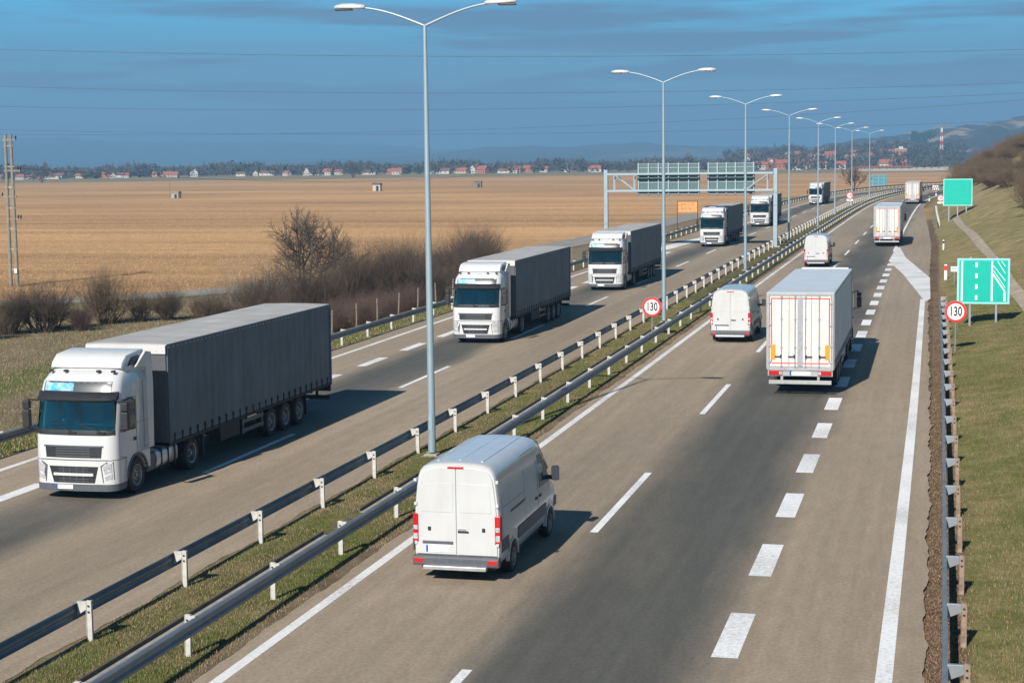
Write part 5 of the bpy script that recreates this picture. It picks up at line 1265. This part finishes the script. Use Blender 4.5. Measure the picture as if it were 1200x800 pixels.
blades('slope_grass', 90000, box_sampler(.55, 8, 24, 130, lambda s, y: (s < .05 * y + 1.5) & (patchy(s, y, .45) + NR.normal(0, .9, len(s)) > .0)), .02, .09, G1d + [(.12, .115, .04)], .008)
blades('slope_dry_grass', 110000, box_sampler(.2, 8, 24, 150, lambda s, y: (s < .05 * y + 1.5) & (patchy(s, y, .45) + NR.normal(0, .9, len(s)) < .7)), .02, .09, G2d, .008)
blades('verge_litter', 80000, box_sampler(-.25, .55, 22, 120), .01, .045, [(.16, .095, .06), (.10, .06, .04), (.24, .17, .10), (.30, .23, .14)], .010, 1.6)
blades('outer_verge_grass', 60000, box_sampler(-33.5, -29.05, 42, 120), .03, .13, G1[:4] + G2[:3], .014)
blades('bank_dry_grass', 150000, box_sampler(-66, -33, 60, 132, lambda s, y: y < np.interp(s, [-110, -85, -71, -62, -55, -50], [104, 113, 120, 129, 144, 168]), 1.0), .03, .17, [(.29, .23, .13), (.24, .19, .11), (.18, .145, .085), (.13, .145, .05), (.32, .26, .17)], .014)
def fs(n):
    d = 118 + 300 * NR.random(n) ** 2.0; a = -NR.uniform(-.08, .56, n); x = np.sin(a) * d; y = np.cos(a) * d; s = x - cY(y); k = s < -58 - 0 * y
    k &= ~(np.abs(np.interp(x, [-110, -85, -71, -62, -55, -50], [106, 115, 122, 131, 146, 170]) - y) < 3.2)
    k &= y > np.interp(x, [-110, -85, -71, -62, -55], [108, 118, 125, 134, 149])
    return s[k], y[k]
blades('field_stubble', 150000, fs, .06, .22, [(.53, .325, .150), (.45, .272, .125), (.58, .38, .19), (.36, .22, .11)], .022, .6)

# ------------------------------------------------------------------ far village, woods, hills
def uv_angle(px): return YAW * -1 + math.atan((px - 600) / 2014.75)
def at_px(px, dist): a = uv_angle(px); return math.sin(a) * dist, math.cos(a) * dist
def house_proto(w, d, h, rh, wall, roof, name='house'):
    t = thing(name, 'x', 'house'); b = MB(); b.box(-w / 2, w / 2, -d / 2, d / 2, -1.5, h); b.prism_y([(-w / 2, h), (w / 2, h), (0, h + rh)], -d / 2, d / 2) if d > w else b.prism_x([(-d / 2, h), (d / 2, h), (0, h + rh)], -w / 2, w / 2); b.build('wall', wall, t)
    b = MB()
    if d > w:
        for sx in (-1, 1): b.prism_y([(0, h + rh + .05), (sx * (w / 2 + .6), h - rh * .12), (sx * (w / 2 + .6), h + .15 - rh * .12), (0, h + rh + .3)], -d / 2 - .5, d / 2 + .5)
    else:
        for sy in (-1, 1): b.prism_x([(0, h + rh + .05), (sy * (d / 2 + .6), h - rh * .12), (sy * (d / 2 + .6), h + .15 - rh * .12), (0, h + rh + .3)], -w / 2 - .5, w / 2 + .5)
    r = b.build('roof', roof, t); b = MB(); b.box(w * .2, w * .2 + .7, -.3, .4, h + rh * .4, h + rh + 1.0); b.build('chimney', M['wallb'], r)
    for q in (-.28, .05, .3):
        b = MB(); b.box(w * q - .55, w * q + .55, -d / 2 - .04, -d / 2 + .02, 1.2, 2.6); b.build('window', M['pane'], t)
    return t
kinds = [('white-walled', 'red tiled', house_proto(11, 8, 4.2, 3.2, M['wallw'], M['roofr'])), ('cream-walled', 'red tiled', house_proto(14, 8, 3.6, 3.0, M['wallc'], M['roofr'])),
         ('white gabled', 'brown tiled', house_proto(8, 10, 5.2, 3.6, M['wallw'], M['roofb'])), ('brick', 'red tiled', house_proto(12, 8, 4.6, 3.4, M['wallb'], M['roofr'])), ('long white', 'brown tiled', house_proto(22, 9, 3.6, 2.4, M['wallw'], M['roofb']))]
used = set(); rs = random.Random(8)
def put_house(k, px, dist, z=None, where='', sc=1.):
    a, r_, p = kinds[k]; x, y = at_px(px, dist); z = gz(x, y) if z is None else z
    if k in used: o = copy_tree(p)
    else: o = p; used.add(k)
    o.location = (x, y, z); o.rotation_euler = (0, 0, rs.uniform(-.5, .5)); o.scale = (sc,) * 3
    o['label'] = f'tiny {a} house, {r_} roof, {where}'; o['group'] = f'{a} village houses {where}'
lefts = [5, 28, 40, 47, 62, 70, 98, 130, 137, 149, 152, 190, 201, 207, 232, 290, 303, 318, 340, 362, 372, 388, 400]
for px in lefts: put_house(rs.randrange(5), px, rs.uniform(1410, 1500), None, 'beyond the left of the field', rs.uniform(.5, .78))
for px in [436, 461, 468, 519, 541, 545, 560, 569, 596, 604, 610, 622, 640, 668, 700, 702]: put_house(rs.randrange(5), px, rs.uniform(1410, 1500), None, 'beyond the middle of the field', rs.uniform(.55, .8))
def hill_mid(px): return float(np.interp(px, [300, 560, 700, 800, 900, 1000, 1100, 1200, 1400], [0, 0, .5, 2, 9, 15, 20, 28, 34]))
for k in range(46):
    px = rs.uniform(870, 1048); d = rs.uniform(1400, 2050); u = (d - 1400) / 650
    put_house(rs.choice([0, 0, 1, 3, 2]), px, d, -3 + 14 * u * np.interp(px, [850, 1000], [.6, 1]), 'on the slope behind the lamps', rs.uniform(.6, .95))
def long_hall():
    x, y = at_px(1056, 1235); t = thing('long_hall', 'long low pale wall with red roof at the far end of the field', 'building', (x, y, gz(x, y)), -uv_angle(1056))
    b = MB(); b.box(-32, 32, -4, 4, -1, 2.3); b.build('wall', M['concrete'], t); b = MB(); b.prism_x([(-4.6, 2.3), (4.6, 2.3), (0, 3.5)], -33, 8); b.build('roof', M['roofr'], t)
    b = MB()
    for q in range(12): b.box(-30 + q * 5, -28.8 + q * 5, -4.05, -3.98, 1.6, 2.1)
    b.build('window', M['pane'], t)
    x, y = at_px(1056, 1700); t = thing('apartment_block', 'orange brick block rising above the long pale hall', 'building', (x, y, -2), 0)
    b = MB(); b.box(-5.5, 5.5, -5, 5, -2, 15); b.build('wall', M['wallb'], t); b = MB(); b.box(-6, 6, -5.5, 5.5, 15, 15.8); b.box(-2, 2, -2, 2, 15.8, 18); b.build('roof', M['wallw'], t)
    b = MB()
    for i in range(4):
        for j in range(3): b.box(-4 + j * 3.2, -2.4 + j * 3.2, -5.06, -4.98, 1.5 + i * 3.4, 3 + i * 3.4)
    b.build('window', M['pane'], t)
    x, y = at_px(1103, 1850); t = thing('radio_mast', 'red and white lattice mast in front of the dark evergreens', 'mast', (x, y, 0))
    for k in range(8):
        b = MB(); w0, w1 = 1.9 - k * .17, 1.9 - (k + 1) * .17; z0, z1 = k * 4.4, (k + 1) * 4.4
        cs = [(-1, -1), (1, -1), (1, 1), (-1, 1)]
        for i in range(4):
            a, c = cs[i], cs[(i + 1) % 4]
            b.tube([(a[0] * w0, a[1] * w0, z0), (a[0] * w1, a[1] * w1, z1)], .32, 4); b.tube([(a[0] * w0, a[1] * w0, z0), (c[0] * w1, c[1] * w1, z1)], .2, 4); b.tube([(a[0] * w0, a[1] * w0, z0), (c[0] * w0, c[1] * w0, z0)], .2, 4)
        b.build('mast_section', M['masto'] if k % 2 == 0 else M['signw'], t)
long_hall()
def hut(px, py_base, dist, label, w, h, wall, roofm, antenna=False):
    x, y = at_px(px, dist); g = gz(x, y); t = thing('field_hut', label, 'hut', (x, y, g), rs.uniform(-.3, .3)); b = MB(); b.box(-w / 2, w / 2, -w / 3, w / 3, -.3, h); b.build('wall', wall, t)
    b = MB(); b.prism_x([(-w / 2.6, h), (w / 2.6, h), (w / 3, h + .35), (-w / 3, h + .7)], -w / 2 - .2, w / 2 + .2); b.build('roof', roofm, t)
    b = MB(); b.box(-.1, w * .3, -w / 3 - .04, -w / 3 + .01, 0, h * .8); b.build('door', M['pane'], t)
    if antenna: b = MB(); b.tube([(-w * .9, 0, -.3), (-w * .9, 0, 5.5 * w / 2.5)], .1, 5); b.build('mast', M['wood'], t)
hut(210, 236, 560, 'small hut with rusty roof and a tall pole in the left part of the field', 2.6, 1.6, M['concrete'], M['rust'], True)
hut(445, 231, 640, 'small pale box hut alone in the field left of the nearest lamp', 3.0, 2.3, M['wallc'], M['dark'])
hut(563, 226, 690, 'small dark lean-to with a thin pole in the middle of the field', 2.6, 2.0, M['wood'], M['dark'], True)

# woods behind the village: bare crowns as one mass
def crowns(name, items, m, tri=46, seed=1, tall=.6):
    rs = np.random.default_rng(seed); V = []
    for x, y, z, w, h in items:
        u = rs.normal(0, 1, (tri, 3)); u /= np.linalg.norm(u, axis=1)[:, None]; u *= rs.random((tri, 1)) ** .4
        c = np.c_[x + u[:, 0] * w / 2, y + u[:, 1] * w / 2, z + h * .5 + u[:, 2] * h * .5]
        e = rs.normal(0, w * .13, (tri, 2, 3)); e[:, :, 2] = np.abs(e[:, :, 2]) * (1 + tall)
        V.append(np.stack([c, c + e[:, 0], c + e[:, 1]], 1).reshape(-1, 3))
    V = np.concatenate(V); return tag(np_mesh(name, V, np.arange(len(V)).reshape(-1, 3), m), kind='stuff')
rs = random.Random(31); items = []
for k in range(1900):
    px = rs.uniform(-60, 1130); d = (rs.uniform(1500, 1900) if k > 110 else rs.uniform(1400, 1460)) if px < 850 else rs.uniform(1350, 2300); x, y = at_px(px, d)
    z = gz(x, y) if px < 850 else -3 + 15 * (d - 1400) / 650 * np.interp(px, [850, 1000], [.6, 1])
    items.append((x, y, max(z, -3) - .5, rs.uniform(5, 12), rs.uniform(4, 10) * (1.15 if 0.5 + .5 * math.sin(px * .05) > .5 else .8)))
crowns('far_woods', items, M['wood_far'], 44, 2)
items = []
for k in range(110):
    if k < 40: px = rs.uniform(1067, 1092); d = 2900; z = rs.uniform(22, 34)
    else: px = rs.uniform(1079, 1114); d = 2300; z = rs.uniform(4, 12)
    x, y = at_px(px, d); items.append((x, y, z, rs.uniform(6, 11), rs.uniform(9, 13)))
crowns('evergreen_wood', items, M['evergreen'], 80, 5)

def hill_mat(name, dark, pale, sc, thr=.55):
    m = bpy.data.materials.new(name); m.use_nodes = True; t = m.node_tree; p = t.nodes['Principled BSDF']; lk = t.links.new; tc = t.nodes.new('ShaderNodeTexCoord')
    mp = t.nodes.new('ShaderNodeMapping'); mp.inputs['Scale'].default_value = (sc, sc * .35, sc); lk(tc.outputs['Object'], mp.inputs[0])
    n = t.nodes.new('ShaderNodeTexNoise'); n.inputs['Scale'].default_value = 1; n.inputs['Detail'].default_value = 9; n.inputs['Roughness'].default_value = .6; lk(mp.outputs[0], n.inputs['Vector'])
    r = t.nodes.new('ShaderNodeMapRange'); r.inputs[1].default_value = thr; r.inputs[2].default_value = thr + .04; lk(n.outputs[0], r.inputs[0])
    n2 = t.nodes.new('ShaderNodeTexNoise'); n2.inputs['Scale'].default_value = .05; n2.inputs['Detail'].default_value = 8; lk(tc.outputs['Object'], n2.inputs['Vector'])
    r2 = t.nodes.new('ShaderNodeMapRange'); r2.inputs[1].default_value = .35; r2.inputs[2].default_value = .65; r2.inputs[3].default_value = .6; r2.inputs[4].default_value = 1.4; lk(n2.outputs[0], r2.inputs[0])
    mx = t.nodes.new('ShaderNodeMix'); mx.data_type = 'RGBA'; mx.inputs[6].default_value = (*dark, 1); mx.inputs[7].default_value = (*pale, 1); lk(r.outputs[0], mx.inputs[0])
    m2 = t.nodes.new('ShaderNodeMix'); m2.data_type = 'RGBA'; m2.blend_type = 'MULTIPLY'; m2.inputs[0].default_value = 1; lk(mx.outputs[2], m2.inputs[6]); lk(r2.outputs[0], m2.inputs[7]); lk(m2.outputs[2], p.inputs['Base Color']); p.inputs['Roughness'].default_value = .95
    return m
def hills(name, prof, d0, d1, d2, m, rough=.06, seed=0, n=260, zb=-6):
    """prof: (px, py) of the skyline; ridge at distance d1."""
    px = np.linspace(prof[0][0], prof[-1][0], n); py = np.interp(px, [p[0] for p in prof], [p[1] for p in prof])
    rs = np.random.default_rng(seed); py = py + np.convolve(rs.normal(0, 1.6, n + 8), np.ones(9) / 9, 'valid')
    V = []; nd = 26
    for j in range(nd + 1):
        d = d0 + (d2 - d0) * j / nd
        for i in range(n):
            P = px_point(px[i], py[i], d1); top = P.z; u = (d - d0) / (d1 - d0); k = math.sin(min(u, 1) * math.pi / 2) ** 1.3 if u <= 1 else max(0, 1 - ((d - d1) / (d2 - d1)) ** 2)
            a = math.atan2(P.x, P.y); bump = 1 + rough * (math.sin(i * .17 + j * .5 + seed) + math.sin(i * .41 - j * .8)) * (1 - abs(k - .5) * .6)
            V.append((math.sin(a) * d, math.cos(a) * d, zb + (top - zb) * k * (bump if u < .97 else 1)))
    V = np.array(V); idx = np.arange(len(V)).reshape(nd + 1, n); F = np.stack([idx[:-1, :-1], idx[:-1, 1:], idx[1:, 1:], idx[1:, :-1]], -1).reshape(-1, 4)
    return tag(np_mesh(name, V, F, m, smooth=True), kind='structure')
hills('near_hills', [(560, 200), (640, 196), (700, 192), (760, 189), (830, 186), (900, 179), (960, 172), (1020, 163), (1060, 158), (1100, 152.5), (1120, 150), (1150, 148), (1170, 143), (1200, 140.5), (1260, 138), (1330, 136)], 1900, 4300, 6000, hill_mat('hill_wood', (.04, .036, .03), (.34, .25, .15), .0045, .55), .07, 2)
hills('middle_hills', [(250, 190), (420, 186), (520, 179), (560, 174.5), (600, 173), (660, 172), (720, 169), (760, 168), (830, 171), (900, 173), (980, 172), (1100, 171), (1300, 170)], 4500, 7000, 8400, hill_mat('hill_far', (.045, .05, .045), (.15, .13, .09), .002, .56), .05, 5)
hills('far_mountains', [(-200, 166), (-60, 163), (0, 164), (35, 162.5), (70, 160.5), (100, 163.5), (130, 166), (170, 166.5), (200, 168), (215, 165.5), (260, 167), (300, 168), (340, 167), (400, 169), (480, 172), (560, 176), (640, 178), (760, 180)], 7500, 9800, 11200, hill_mat('hill_mountain', (.04, .05, .05), (.10, .10, .08), .001, .6), .04, 8)

# ------------------------------------------------------------------ haze
hz = MB(); hz.box(-12500, 12500, -4500, 14500, -9, 330); ho = hz.build('haze', bpy.data.materials.new('haze_air')); hm = ho.data.materials[0]; hm.use_nodes = True
for n in list(hm.node_tree.nodes):
    if n.type == 'BSDF_PRINCIPLED': hm.node_tree.nodes.remove(n)
pv = hm.node_tree.nodes.new('ShaderNodeVolumePrincipled'); pv.inputs['Color'].default_value = (.30, .60, .92, 1); pv.inputs['Density'].default_value = .00026; pv.inputs['Anisotropy'].default_value = 0.
hm.node_tree.links.new(pv.outputs[0], [n for n in hm.node_tree.nodes if n.type == 'OUTPUT_MATERIAL'][0].inputs['Volume'])
ho['kind'] = 'stuff'
